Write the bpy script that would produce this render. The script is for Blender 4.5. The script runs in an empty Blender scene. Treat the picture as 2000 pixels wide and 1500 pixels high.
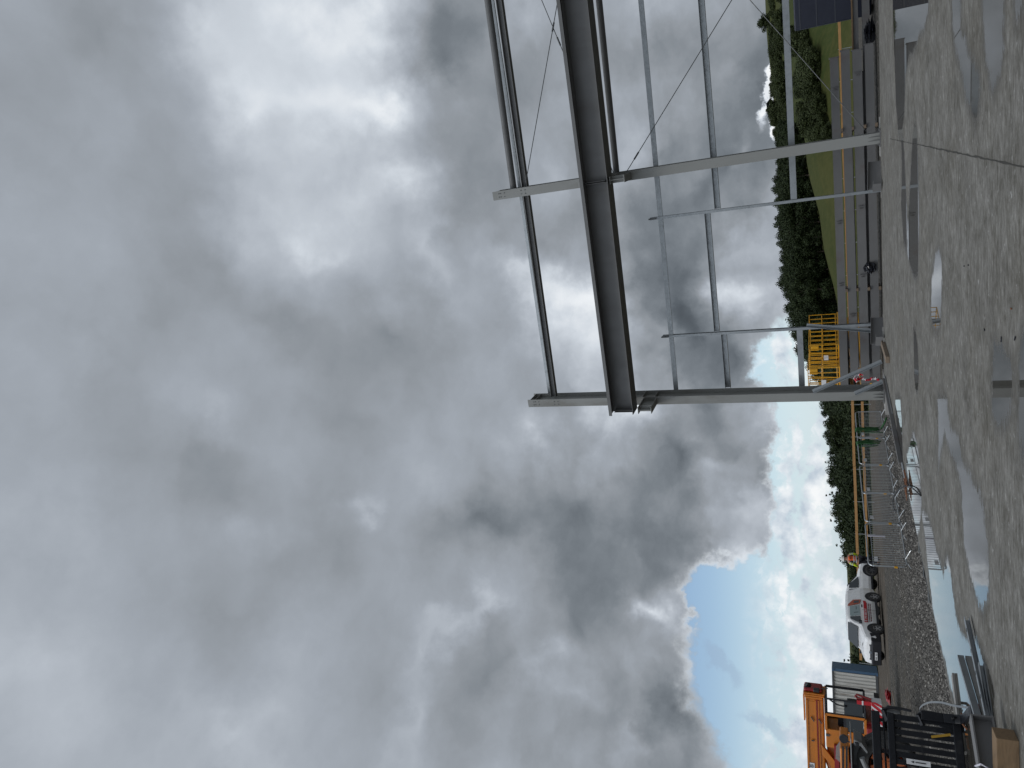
import bpy, bmesh, math, random
from mathutils import Vector, Matrix, Euler, noise as mnoise
R = math.radians
random.seed(7)

# ---------------------------------------------------------------- camera
F_PX = 1424.5            # focal length in pixels of the 2000 px long side
PITCH, ROLL, CAM_H = R(24.013), R(-1.973), 1.6
_fw = Vector((0, math.cos(PITCH), math.sin(PITCH)))
_rt = Vector((1, 0, 0)); _up = Vector((0, -math.sin(PITCH), math.cos(PITCH)))
RT = _rt*math.cos(ROLL) + _up*math.sin(ROLL)
UP = _up*math.cos(ROLL) - _rt*math.sin(ROLL)
CAMP = Vector((0, 0, CAM_H))
def ray(x, y):
    return RT*((750 - y)/F_PX) - UP*((x - 1000)/F_PX) + _fw
def G(x, y, z=0.0):
    "the point of the level z seen at photo position x, y"
    d = ray(x, y); return CAMP + d*((z - CAM_H)/d.z)
def OY(x, y, Y):
    d = ray(x, y); return CAMP + d*(Y/d.y)
scene = bpy.context.scene
cam_d = bpy.data.cameras.new('camera'); cam = bpy.data.objects.new('camera', cam_d)
scene.collection.objects.link(cam); scene.camera = cam
cam_d.sensor_fit = 'HORIZONTAL'; cam_d.sensor_width = 36; cam_d.lens = F_PX/2000*36
cam_d.clip_start = 0.1; cam_d.clip_end = 6000
cam.matrix_world = Matrix.Translation(CAMP) @ Matrix((-UP, RT, -_fw)).transposed().to_4x4()   # phone held on its side

# ---------------------------------------------------------------- light
SUN_EL, SUN_AZ = R(52), R(222)       # behind the cloud, over the viewer's left shoulder
sd = bpy.data.lights.new('sun', 'SUN'); sun = bpy.data.objects.new('sun', sd)
scene.collection.objects.link(sun)
sd.energy = 0.7; sd.angle = R(14); sd.color = (1, 0.965, 0.92)
sv = Vector((math.sin(SUN_AZ)*math.cos(SUN_EL), math.cos(SUN_AZ)*math.cos(SUN_EL), math.sin(SUN_EL)))
sun.rotation_euler = sv.to_track_quat('Z', 'Y').to_euler()
vs = scene.view_settings
vs.view_transform = 'Standard'; vs.look = 'None'; vs.exposure = 0; vs.gamma = 1; vs.use_curve_mapping = False

# ---------------------------------------------------------------- sky: clouds laid out by direction
class NT:
    def __init__(s, nt): s.nt = nt; s.n = nt.nodes; s.l = nt.links
    def set(s, sock, v):
        if isinstance(v, bpy.types.NodeSocket): s.l.new(v, sock)
        else: sock.default_value = v
    def node(s, t, **kw):
        n = s.n.new(t)
        for k, v in kw.items(): setattr(n, k, v)
        return n
    def m(s, op, a, b=0.5, c=None, clamp=False):
        n = s.node('ShaderNodeMath', operation=op, use_clamp=clamp)
        s.set(n.inputs[0], a); s.set(n.inputs[1], b)
        if c is not None: s.set(n.inputs[2], c)
        return n.outputs[0]
    def v(s, op, a, b=None, sc=None):
        n = s.node('ShaderNodeVectorMath', operation=op); s.set(n.inputs[0], a)
        if b is not None: s.set(n.inputs[1], b)
        if sc is not None: s.set(n.inputs['Scale'], sc)
        return n.outputs['Value'] if op in ('LENGTH', 'DOT_PRODUCT') else n.outputs[0]
    def noise(s, vec, scale, detail=4, rough=0.5, dist=0.0, col=False, lac=2.0):
        n = s.node('ShaderNodeTexNoise'); s.set(n.inputs['Vector'], vec); n.inputs['Scale'].default_value = scale
        n.inputs['Detail'].default_value = detail; n.inputs['Roughness'].default_value = rough
        n.inputs['Distortion'].default_value = dist; n.inputs['Lacunarity'].default_value = lac
        return n.outputs['Color' if col else 'Fac']
    def mr(s, val, a, b, c=0.0, d=1.0, smooth=True):
        n = s.node('ShaderNodeMapRange'); n.interpolation_type = 'SMOOTHSTEP' if smooth else 'LINEAR'
        s.set(n.inputs['Value'], val)
        for i, q in enumerate((a, b, c, d)): s.set(n.inputs[i+1], q)
        return n.outputs['Result']
    def ramp(s, fac, stops, interp='LINEAR'):
        n = s.node('ShaderNodeValToRGB'); s.set(n.inputs[0], fac); cr = n.color_ramp; cr.interpolation = interp
        while len(cr.elements) > 1: cr.elements.remove(cr.elements[-1])
        cr.elements[0].position = stops[0][0]; cr.elements[0].color = (*stops[0][1], 1)
        for p, c in stops[1:]:
            e = cr.elements.new(p); e.color = (*c, 1)
        return n.outputs[0]
    def mix(s, fac, a, b, mode='MIX'):
        n = s.node('ShaderNodeMix', data_type='RGBA', blend_type=mode, clamp_factor=True)
        s.set(n.inputs[0], fac)
        s.set(n.inputs[6], (*a, 1) if isinstance(a, tuple) and len(a) == 3 else a)
        s.set(n.inputs[7], (*b, 1) if isinstance(b, tuple) and len(b) == 3 else b)
        return n.outputs[2]
def lin(c): return tuple((q/12.92 if q <= .04045 else ((q+.055)/1.055)**2.4) for q in (k/255 for k in c))

world = bpy.data.worlds.new("World"); scene.world = world; world.use_nodes = True
W = NT(world.node_tree); W.n.clear()
tc = W.node('ShaderNodeTexCoord'); D = tc.outputs['Generated']
# wander of the cloud edges: two octaves of vector noise
n1 = W.v('SCALE', W.v('SUBTRACT', W.noise(D, 5.5, 3, .5, col=True), (.5, .5, .5)), sc=.16)
n2 = W.v('SCALE', W.v('SUBTRACT', W.noise(D, 17, 5, .58, col=True), (.5, .5, .5)), sc=.085)
DW = W.v('ADD', W.v('ADD', D, n1), n2)
n3 = W.v('SCALE', W.v('SUBTRACT', W.noise(D, 34, 6, .62, col=True), (.5, .5, .5)), sc=.05)
DWF = W.v('ADD', W.v('ADD', D, W.v('SCALE', n1, sc=.45)), n3)
def blob(vec, x, y, rx, ry, ang=0, soft=True):
    "0..1 bump round the direction of photo point x, y; rx, ry in thousandths of a tangent"
    d = ray(x, y); L = d.length; d = d/L
    ex = -UP - d*(-UP).dot(d); ex.normalize(); ey = d.cross(ex)*1.0
    if ey.dot(-RT) < 0: ey = -ey
    a = R(ang); e1 = ex*math.cos(a) + ey*math.sin(a); e2 = d.cross(e1)
    e = Matrix((e1, e2, d)).transposed().to_euler()
    n = W.node('ShaderNodeMapping', vector_type='TEXTURE'); W.set(n.inputs[0], vec)
    k = 1/(F_PX*L)
    n.inputs['Location'].default_value = d; n.inputs['Rotation'].default_value = e
    n.inputs['Scale'].default_value = (rx*k, ry*k, max(rx, ry)*k)
    g = W.node('ShaderNodeTexGradient', gradient_type='QUADRATIC_SPHERE'); W.l.new(n.outputs[0], g.inputs[0])
    o = g.outputs['Fac']
    return o
#CLOUDS
CLOUDS = [  # x, y, half length, half width, turn, lighter/darker
 (90,1420,330,380,20,.05), (0,1330,150,110,0,.05), (0,1180,200,150,0,.02), (430,60,120,150,0,.09), (200,90,170,150,0,-.06),
 (640,60,330,230,60,.14), (690,30,110,150,70,.12), (735,190,70,190,82,.22), (785,330,75,150,78,.18),
 (540,230,200,260,0,.15), (660,440,240,170,0,.12), (620,470,70,50,0,.08), (860,500,150,60,60,.12), (560,640,130,60,30,-.08),
 (380,400,120,330,20,-.06), (430,520,90,160,10,-.08), (560,330,60,90,0,-.03), (250,620,160,120,0,-.03),
 (860,130,110,250,80,-.17), (860,60,150,110,75,-.07), (930,330,110,120,60,-.07), (900,400,60,90,70,-.05),
 (750,640,220,130,10,-.13), (130,350,110,240,0,-.01), (700,800,260,120,20,-.06),
 (420,820,120,50,30,.04), (400,930,160,110,-30,-.08), (640,1080,320,170,-20,-.06), (500,1040,110,60,0,.06), (690,985,70,30,-20,.10),
 (940,1040,70,190,75,-.16), (900,1185,80,30,-20,.11), (840,1260,130,45,-55,.09), (780,1420,60,140,0,.08), (430,1470,160,90,0,.08), (440,1240,130,130,0,-.05),
 (1000,880,260,110,0,.02), (960,1300,160,230,0,-.10), (1060,1290,70,50,0,.13), (1150,1380,120,50,10,.07), (1130,1210,120,240,0,-.13), (1100,990,190,150,20,-.15),
 (1160,740,150,60,80,.16), (1190,820,80,60,0,.26), (1060,850,60,50,0,.13), (1170,620,100,100,20,.20), (1120,580,90,60,20,.17), (1080,660,60,110,0,.12), (1150,900,60,100,0,.10), (1030,360,110,60,0,.02), (1120,480,90,130,0,-.10),
 (1060,540,120,40,40,.10), (1090,180,140,230,80,-.06), (1010,60,90,110,0,.10), (1190,420,120,50,90,.06), (1220,330,60,80,0,.07), (1250,90,100,120,0,-.06),
 (1210,1130,150,130,30,-.14), (1330,1060,150,120,50,-.22), (1310,1400,120,190,60,-.24), (1250,1460,60,100,0,.16), (1300,1230,120,110,0,-.10), (1190,1020,90,100,0,-.08),
 (1310,1180,70,60,0,.18), (1240,950,60,100,10,-.06), (1340,820,190,90,80,-.06), (1320,930,150,60,60,-.14),
 (1310,620,110,300,0,-.26), (1370,690,90,150,0,-.20), (1270,530,90,160,20,-.14), (1330,150,220,110,85,-.10), (1290,300,60,130,0,-.08), (1460,160,90,330,2,-.24), (1390,60,110,130,80,-.08), (1380,380,180,130,80,-.15), (1460,310,60,100,0,-.08), (1350,260,70,160,0,-.04),
 (1430,340,50,110,20,.16), (1420,460,60,120,80,.14), (1440,20,60,60,0,.12), (1440,560,50,150,80,.20), (1490,600,40,150,85,.10), (1400,540,60,70,0,.14),
 (1470,770,140,100,0,-.04), (1440,900,100,140,60,-.14), (1480,960,80,130,70,-.10), (1430,740,60,130,0,-.17), (1350,890,55,45,0,.10), (1390,950,40,120,70,.16),
 (1420,1110,60,45,30,.33), (1430,1030,80,110,70,.10), (1300,1180,60,30,30,.14), (1320,790,60,60,0,.08), (1520,820,110,70,0,.16),
]
val = W.m('ADD', 0.625, W.m('MULTIPLY', W.m('SUBTRACT', W.noise(D, 3.1, 2, .5), .5), .10))
for (x, y, a, b, t, amp) in CLOUDS:
    val = W.m('MULTIPLY_ADD', blob(DW, x, y, a*1.42, b*1.42, t), amp*(1.18 if amp > 0 else 1.02), val)
# billows, flatter towards the horizon
sx = W.node('ShaderNodeSeparateXYZ'); W.l.new(D, sx.inputs[0]); dz = sx.outputs['Z']; dy = sx.outputs['Y']
lay = W.v('MULTIPLY', W.v('ADD', D, W.v('SCALE', n2, sc=.5)), (1.0, 1.0, 1.55))
bil = W.noise(lay, 9.0, 6, .55)
bil2 = W.noise(W.v('ADD', lay, W.v('SCALE', n2, sc=.9)), 4.0, 3, .5)
rough = W.mr(dz, .12, .62, .95, .30)
val = W.m('MULTIPLY_ADD', W.m('MULTIPLY', W.m('SUBTRACT', bil, .5), rough), .40, val)
val = W.m('MULTIPLY_ADD', W.m('MULTIPLY', W.m('SUBTRACT', bil2, .5), rough), .26, val)
low = W.m('MAXIMUM', blob(DWF, 1499, 165, 22, 150, 3), blob(DWF, 1508, 255, 14, 60, 3))
val = W.m('MULTIPLY_ADD', W.mr(low, .05, .35), .5, val)
cloud = W.ramp(val, [(.20, lin((62,68,75))), (.36, lin((92,99,106))), (.48, lin((121,128,135))), (.57, lin((144,150,157))), (.64, lin((160,167,176))), (.72, lin((181,188,197))), (.82, lin((209,216,224))), (.93, lin((238,242,246))), (1.0, lin((252,253,254)))])
# the open sky below the cloud sheet, towards the left
gap = 0
GAP = [(1400,1150,50,60,0,1.0), (1450,1190,130,60,30,1.2), (1440,1300,120,110,0,1.4), (1490,1420,150,140,10,1.4), (1500,1240,120,130,0,1.3), (1540,1330,120,200,0,1.0), (1600,1200,70,600,4,1.2), (1560,1020,60,330,6,1.1), (1530,930,35,200,3,.7),
       (1510,700,50,85,10,1.05), (1560,760,60,60,10,.6), (1495,1120,50,40,0,.7), (1620,1400,120,230,0,1.3), (1680,1300,140,900,3,1.2), (1390,1180,40,40,0,.5), (1560,830,40,60,0,.3)]
for (x, y, a, b, t, amp) in GAP:
    o = blob(DWF, x, y, a*1.5, b*1.5, t)
    gap = W.m('MULTIPLY', o, amp*1.15) if gap == 0 else W.m('MULTIPLY_ADD', o, amp*1.15, gap)
fine = W.noise(D, 30, 7, .6)
gap = W.m('ADD', gap, W.m('MULTIPLY', W.m('SUBTRACT', fine, .5), .30))
gm = W.mr(gap, .32, .64)
rim = W.m('MULTIPLY', W.mr(gap, .10, .50), W.m('SUBTRACT', 1.0, W.m('MULTIPLY', gm, gm)))
cloud = W.mix(W.m('MULTIPLY', rim, W.mr(bil2, .40, .60, .15, .8)), cloud, lin((226,232,238)))
st = W.node('ShaderNodeTexSky', sky_type='NISHITA'); st.sun_disc = False; st.sun_elevation = SUN_EL; st.sun_rotation = SUN_AZ
st.air_density = 1.0; st.dust_density = 0.6; st.ozone_density = 2.0
clear = W.v('MULTIPLY', W.v('SCALE', st.outputs[0], sc=0.12), (1.05, 1.04, 1.03))
clear = W.mix(W.mr(dz, .02, .16, .70, .0), clear, lin((206,226,240)))
# small fair-weather cumulus low over the horizon
str_ = W.v('MULTIPLY', DWF, (1.0, 1.0, 2.6))
cu = W.noise(str_, 13, 6, .58)
cum = W.m('MULTIPLY', W.mr(cu, .46, .64), W.mr(dz, .125, .06))
cb = 0
for (x, y, a, b, t) in [(1560,1260,35,70,0), (1570,1330,35,70,10), (1548,1235,30,40,0), (1560,1440,45,60,0), (1585,1150,18,40,0), (1530,1010,28,60,20), (1545,1060,25,60,-10), (1590,1040,26,60,0), (1600,950,22,50,0), (1610,1300,30,70,0), (1620,1380,30,60,0)]:
    o = blob(DWF, x, y, a*1.9, b*1.9, t)
    cb = o if cb == 0 else W.m('MAXIMUM', cb, o)
cum = W.m('MAXIMUM', cum, W.mr(W.m('MULTIPLY_ADD', W.m('SUBTRACT', fine, .5), .8, cb), .14, .46))
wh = W.ramp(W.m('ADD', W.noise(W.v('ADD', D, (0, 0, .012)), 30, 5, .55), W.m('MULTIPLY', dz, -.3)), [(.34, lin((188,200,213))), (.50, lin((226,232,238))), (.64, lin((250,251,252)))])
clear = W.mix(W.m('MULTIPLY', cum, .90), clear, wh)
grey_wisp = W.m('MULTIPLY', W.mr(W.m('MULTIPLY_ADD', W.m('SUBTRACT', fine, .5), .9, W.m('MAXIMUM', blob(DWF, 1500, 1420, 34, 150, -70), blob(DWF, 1400, 1290, 34, 85, -25))), .1, .6), .38)
clear = W.mix(grey_wisp, clear, lin((150,170,195)))
sky = W.mix(gm, cloud, clear)
# the cloud sheet is brightest where the sun stands behind it, high and behind the viewer
bright = W.mr(W.v('DOT_PRODUCT', D, tuple(sv)), .58, .98, 1.0, 3.4)
bgn = W.node('ShaderNodeBackground'); W.set(bgn.inputs[0], sky); W.set(bgn.inputs[1], bright)
wo = W.node('ShaderNodeOutputWorld'); W.l.new(bgn.outputs[0], wo.inputs[0])
world.cycles.sampling_method = 'MANUAL'; world.cycles.sample_map_resolution = 512
#END SKY
# ---------------------------------------------------------------- helpers
def tag(o, label=None, cat=None, group=None, kind=None):
    if label: o['label'] = label
    if cat: o['category'] = cat
    if group: o['group'] = group
    if kind: o['kind'] = kind
    return o
def empty(name, loc=(0, 0, 0), rz=0.0):
    o = bpy.data.objects.new(name, None); scene.collection.objects.link(o)
    o.location = loc; o.rotation_euler = (0, 0, rz); o.empty_display_size = .2
    return o
def copy_tree(o, parent=None):
    c = o.copy(); scene.collection.objects.link(c); c.parent = parent
    for ch in list(o.children): copy_tree(ch, c)
    return c
class MB:
    def __init__(s): s.v = []; s.f = []
    def add(s, vs, fs):
        k = len(s.v); s.v += [tuple(p) for p in vs]; s.f += [tuple(i + k for i in f) for f in fs]; return s
    def hexa(s, P): return s.add(P, [(0,3,2,1), (4,5,6,7), (0,1,5,4), (1,2,6,5), (2,3,7,6), (3,0,4,7)])
    def box(s, c, d, M=None):
        c = Vector(c); h = Vector(d)/2
        P = [Vector((x*h.x, y*h.y, z*h.z)) for z in (-1, 1) for x, y in ((-1,-1), (1,-1), (1,1), (-1,1))]
        return s.hexa([c + (M @ p if M else p) for p in P])
    def frame(s, p0, p1, up=(0, 0, 1)):
        p0 = Vector(p0); p1 = Vector(p1); d = (p1 - p0).normalized(); u = Vector(up)
        if abs(d.dot(u)) > .999: u = Vector((0, 1, 0))
        a = d.cross(u).normalized(); b = a.cross(d).normalized()
        return p0, p1, a, b
    def bar(s, p0, p1, w, h, up=(0, 0, 1), off=(0, 0)):
        p0, p1, a, b = s.frame(p0, p1, up)
        o = a*off[0] + b*off[1]
        q = [(-w/2, -h/2), (w/2, -h/2), (w/2, h/2), (-w/2, h/2)]
        return s.hexa([p0 + o + a*x + b*y for x, y in q] + [p1 + o + a*x + b*y for x, y in q])
    def isec(s, p0, p1, H, B, tw=.014, tf=.022, up=(0, 0, 1)):
        s.bar(p0, p1, B, tf, up, (0, H/2 - tf/2)); s.bar(p0, p1, B, tf, up, (0, -H/2 + tf/2))
        return s.bar(p0, p1, tw, H - 2*tf - .002, up)
    def csec(s, p0, p1, H, B, t=.008, up=(0, 0, 1), side=1):
        s.bar(p0, p1, B, t, up, (0, H/2 - t/2)); s.bar(p0, p1, B, t, up, (0, -H/2 + t/2))
        return s.bar(p0, p1, t, H - 2*t - .002, up, (side*(B/2 - t/2), 0))
    def tube(s, p0, p1, r, n=8, r1=None, cap=True):
        p0, p1, a, b = s.frame(p0, p1); r1 = r if r1 is None else r1
        vs = []
        for p, q in ((p0, r), (p1, r1)):
            for i in range(n):
                t = 2*math.pi*i/n; vs.append(p + (a*math.cos(t) + b*math.sin(t))*q)
        fs = [(i, (i + 1) % n, n + (i + 1) % n, n + i) for i in range(n)]
        if cap: fs += [tuple(reversed(range(n))), tuple(range(n, 2*n))]
        return s.add(vs, fs)
    def path(s, pts, r, n=6):
        pts = [Vector(p) for p in pts]; rings = []
        for i, p in enumerate(pts):
            d = (pts[min(i + 1, len(pts) - 1)] - pts[max(i - 1, 0)]).normalized()
            u = Vector((0, 0, 1)) if abs(d.z) < .95 else Vector((0, 1, 0))
            a = d.cross(u).normalized(); b = a.cross(d)
            rings.append([p + (a*math.cos(2*math.pi*k/n) + b*math.sin(2*math.pi*k/n))*(r[i] if isinstance(r, (list, tuple)) else r) for k in range(n)])
        vs = [q for ring in rings for q in ring]; fs = []
        for i in range(len(rings) - 1):
            for k in range(n): fs.append((i*n + k, i*n + (k + 1) % n, (i + 1)*n + (k + 1) % n, (i + 1)*n + k))
        fs += [tuple(reversed(range(n))), tuple(range((len(rings) - 1)*n, len(rings)*n))]
        return s.add(vs, fs)
    def lathe(s, prof, c=(0, 0, 0), axis='Z', n=20):
        vs = []; m = len(prof); c = Vector(c)
        for i in range(n):
            t = 2*math.pi*i/n
            for r, z in prof:
                p = Vector((r*math.cos(t), r*math.sin(t), z))
                if axis == 'Y': p = Vector((p.x, p.z, p.y))
                elif axis == 'X': p = Vector((p.z, p.x, p.y))
                vs.append(c + p)
        return s.add(vs, [(i*m + j, ((i + 1) % n)*m + j, ((i + 1) % n)*m + j + 1, i*m + j + 1) for i in range(n) for j in range(m - 1)])
    def prism(s, poly, y0, y1, M=None):
        "poly in x, z pushed from y0 to y1"
        n = len(poly); vs = [Vector((x, y0, z)) for x, z in poly] + [Vector((x, y1, z)) for x, z in poly]
        if M: vs = [M @ v for v in vs]
        return s.add(vs, [tuple(range(n)), tuple(reversed(range(n, 2*n)))] + [(i, n + i, n + (i + 1) % n, (i + 1) % n) for i in range(n)])
    def build(s, name, mat, parent=None, bev=0, smooth=False, solid=0):
        me = bpy.data.meshes.new(name); me.from_pydata(s.v, [], s.f); me.update()
        bm = bmesh.new(); bm.from_mesh(me); bmesh.ops.recalc_face_normals(bm, faces=bm.faces); bm.to_mesh(me); bm.free()
        me.materials.append(mat)
        if smooth: me.polygons.foreach_set('use_smooth', [True]*len(me.polygons))
        o = bpy.data.objects.new(name, me); scene.collection.objects.link(o); o.parent = parent
        if solid:
            m = o.modifiers.new('t', 'SOLIDIFY'); m.thickness = solid
        if bev:
            m = o.modifiers.new('b', 'BEVEL'); m.width = bev; m.segments = 2; m.limit_method = 'ANGLE'; m.angle_limit = R(40)
        return o
def text(name, s, size, mat, parent, loc, rot, ext=.004, align='LEFT', sx=1.0):
    c = bpy.data.curves.new(name, 'FONT'); c.body = s; c.size = size; c.extrude = ext; c.align_x = align; c.resolution_u = 2
    o = bpy.data.objects.new('tmp', c); scene.collection.objects.link(o)
    dg = bpy.context.evaluated_depsgraph_get(); me = bpy.data.meshes.new_from_object(o.evaluated_get(dg))
    bpy.data.objects.remove(o); me.materials.clear(); me.materials.append(mat)
    q = bpy.data.objects.new(name, me); scene.collection.objects.link(q); q.parent = parent
    q.location = loc; q.rotation_euler = rot; q.scale = (sx, 1, 1)
    return q

# ---------------------------------------------------------------- materials
def mat(name, col, rough=.5, metal=0, var=.15, vscale=3.0, dirt=None, dirtamt=0, dscale=1.5, bump=0, bscale=40, spec=.5, rv=.12, coat=0, stretch=None, trans=0):
    m = bpy.data.materials.new(name); m.use_nodes = True; N = NT(m.node_tree); N.n.clear()
    b = N.node('ShaderNodeBsdfPrincipled'); out = N.node('ShaderNodeOutputMaterial'); N.l.new(b.outputs[0], out.inputs[0])
    tcn = N.node('ShaderNodeTexCoord'); P = tcn.outputs['Object']
    if stretch: P = N.v('MULTIPLY', P, stretch)
    n1 = N.noise(P, vscale, 5, .6)
    c = N.mix(n1, tuple(min(1, k*(1 - var)) for k in col), tuple(min(1, k*(1 + var)) for k in col))
    if dirt:
        n2 = N.noise(P, dscale, 6, .65)
        c = N.mix(N.m('MULTIPLY', N.mr(n2, .52, .72), dirtamt), c, dirt)
    N.set(b.inputs['Base Color'], c); b.inputs['Metallic'].default_value = metal
    N.set(b.inputs['Roughness'], N.mr(N.noise(P, vscale*2.3, 4, .6), .3, .7, max(.02, rough - rv), min(1, rough + rv), False))
    b.inputs['Specular IOR Level'].default_value = spec; b.inputs['Coat Weight'].default_value = coat
    if trans: b.inputs['Transmission Weight'].default_value = trans
    if bump:
        bn = N.node('ShaderNodeBump'); bn.inputs['Strength'].default_value = bump; bn.inputs['Distance'].default_value = .01
        N.set(bn.inputs['Height'], N.noise(P, bscale, 4, .6)); N.l.new(bn.outputs[0], b.inputs['Normal'])
    return m
M = dict(
 steel=mat('grey primer paint', (.118, .118, .116), .55, var=.14, vscale=1.1, dirt=(.085,.078,.068), dirtamt=.55, dscale=.9, stretch=(1,1,.35)),
 steel_lit=mat('grey primer with column light', (.235, .238, .225), .55, var=.10, vscale=1.0, dirt=(.13,.12,.10), dirtamt=.5, dscale=.8, stretch=(1,1,.35), bump=.15, bscale=60),  # same primer as the beam; sky light on the columns put into its colour
 steelb=mat('stacked beam paint', (.150, .148, .146), .6, var=.16, vscale=1.4, dirt=(.10,.065,.05), dirtamt=.5, dscale=.55),
 galv=mat('galvanised steel', (.30, .32, .33), .42, metal=.75, var=.25, vscale=6, dirt=(.16,.17,.17), dirtamt=.6, dscale=3),
 galvb=mat('bright galvanised tube', (.40, .42, .43), .38, metal=.7, var=.2, vscale=9),
 rod=mat('dull rod steel', (.10, .105, .105), .5, metal=.6),
 cable=mat('black cable', (.012, .012, .013), .6),
 timber=mat('fence timber', (.42, .23, .085), .75, var=.35, vscale=2.2, dirt=(.2,.10,.04), dirtamt=.6, dscale=1.2, stretch=(1,5,5)),
 oldtimber=mat('weathered timber', (.20, .15, .105), .85, var=.35, vscale=6, dirt=(.08,.06,.045), dirtamt=.7, bump=.4, stretch=(.6,4,4)),
 block=mat('planed timber block', (.20, .130, .070), .85, var=.4, vscale=11, dirt=(.10,.06,.03), dirtamt=.6, dscale=4, bump=.25, stretch=(.5,4,4)),
 orange=mat('orange paint', (.56, .175, .008), .42, var=.10, vscale=1.5, dirt=(.24,.085,.02), dirtamt=.5, dscale=2.2, coat=.25),
 orangerim=mat('orange rim paint', (.42, .10, .02), .5, dirt=(.1,.06,.04), dirtamt=.6),
 red=mat('red paint', (.28, .012, .015), .4, var=.2, dirt=(.1,.03,.025), dirtamt=.5, coat=.2),
 yellow=mat('yellow lift paint', (.66, .33, .008), .45, var=.1, dirt=(.3,.16,.03), dirtamt=.5),
 white=mat('white vehicle paint', (.78, .78, .77), .28, var=.03, dirt=(.42,.39,.34), dirtamt=.35, dscale=1.6, coat=.5),
 sign=mat('white sign face', (.75, .75, .75), .5, var=.04),
 black=mat('black plastic', (.012, .013, .017), .45, var=.3),
 blackp=mat('black painted steel', (.006, .007, .010), .42, var=.5, vscale=4, dirt=(.045,.042,.038), dirtamt=.35, dscale=6, spec=.35, bump=.3, bscale=25),
 dgrey=mat('dark grey machine paint', (.075, .078, .08), .5, var=.2, dirt=(.12,.11,.1), dirtamt=.5),
 mgrey=mat('mid grey machine paint', (.20, .205, .205), .5, var=.15, dirt=(.10,.09,.08), dirtamt=.6, dscale=3),
 rubber=mat('tyre rubber', (.03, .029, .028), .8, var=.3, dirt=(.13,.12,.105), dirtamt=.75, dscale=5, bump=.4, bscale=30),
 alloy=mat('wheel alloy', (.42, .42, .42), .4, metal=.6, dirt=(.12,.11,.1), dirtamt=.6, dscale=9),
 glass=mat('vehicle glass', (.025, .032, .036), .06, var=.2, spec=.7, rv=.03),
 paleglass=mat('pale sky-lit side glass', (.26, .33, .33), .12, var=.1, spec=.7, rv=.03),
 navy=mat('navy panel steel', (.016, .020, .038), .5, var=.2, vscale=.9, dirt=(.03,.035,.05), dirtamt=.5, dscale=.7),
 rust=mat('rusty steel', (.16, .065, .03), .85, var=.4, vscale=14, bump=.3),
 sling=mat('green webbing sling', (.030, .115, .035), .85, var=.35, vscale=12, dirt=(.02,.06,.02), dirtamt=.7, dscale=6),
 hivis=mat('orange hi-vis cloth', (.95, .16, .03), .8, var=.08), hiyel=mat('yellow hi-vis cloth', (.72, .90, .03), .8, var=.08),
 refl=mat('grey reflective tape', (.45, .46, .47), .5), dark=mat('dark work clothes', (.012, .013, .018), .9),
 skin=mat('skin', (.42, .24, .17), .6, var=.06), helmet=mat('white helmet shell', (.72, .71, .66), .35, var=.04),
 plank=mat('concrete pad', (.30, .29, .27), .85, var=.25, vscale=4, bump=.4),
 corr=mat('weathered corrugated paint', (.52, .51, .47), .65, var=.22, vscale=2.5, dirt=(.11,.07,.045), dirtamt=.8, dscale=.8, stretch=(3,3,.35)),
 blue=mat('faded blue paint', (.05, .11, .19), .55, var=.2), maroon=mat('maroon lettering', (.12, .02, .025), .6),
 redband=mat('red vinyl', (.50, .010, .02), .45, var=.05), roof=mat('dark slate', (.03, .032, .035), .8), bark=mat('bark', (.07, .055, .04), .9, var=.3, vscale=6),
 film=mat('black polythene', (.012, .013, .018), .3, var=.4, bump=.3, bscale=8),
 white_rag=mat('white cloth', (.62, .60, .66), .8),
)
def leafmat(name, a, b, cst):
    m = bpy.data.materials.new(name); m.use_nodes = True; N = NT(m.node_tree); N.n.clear()
    bs = N.node('ShaderNodeBsdfPrincipled'); out = N.node('ShaderNodeOutputMaterial'); N.l.new(bs.outputs[0], out.inputs[0])
    g = N.node('ShaderNodeNewGeometry'); oi = N.node('ShaderNodeObjectInfo')
    c = N.mix(N.noise(g.outputs['Position'], .9, 3, .6), a, b)
    c = N.mix(N.m('MULTIPLY', g.outputs['Random Per Island'], .55), c, cst)
    c = N.mix(N.m('MULTIPLY', oi.outputs['Random'], .45), c, tuple(k*.5 for k in b))
    N.set(bs.inputs['Base Color'], c); bs.inputs['Roughness'].default_value = .7; bs.inputs['Specular IOR Level'].default_value = .25
    return m
M['leaf'] = leafmat('dark foliage', (.009, .018, .006), (.020, .034, .009), (.042, .056, .015))
M['scrub'] = leafmat('scrub foliage', (.020, .032, .009), (.036, .050, .013), (.060, .070, .022))
# ---------------------------------------------------------------- building grid: u along the wall to the right, n away from the viewer
L0 = Vector((-.82, 30.61, 0)); U = Vector((.945, -.326, 0)).normalized(); NN = Vector((-U.y, U.x, 0))
def B(s, n, z=0.0): return L0 + U*s + NN*n + Vector((0, 0, z))
WALL_RZ = math.atan2(U.y, U.x)
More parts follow.
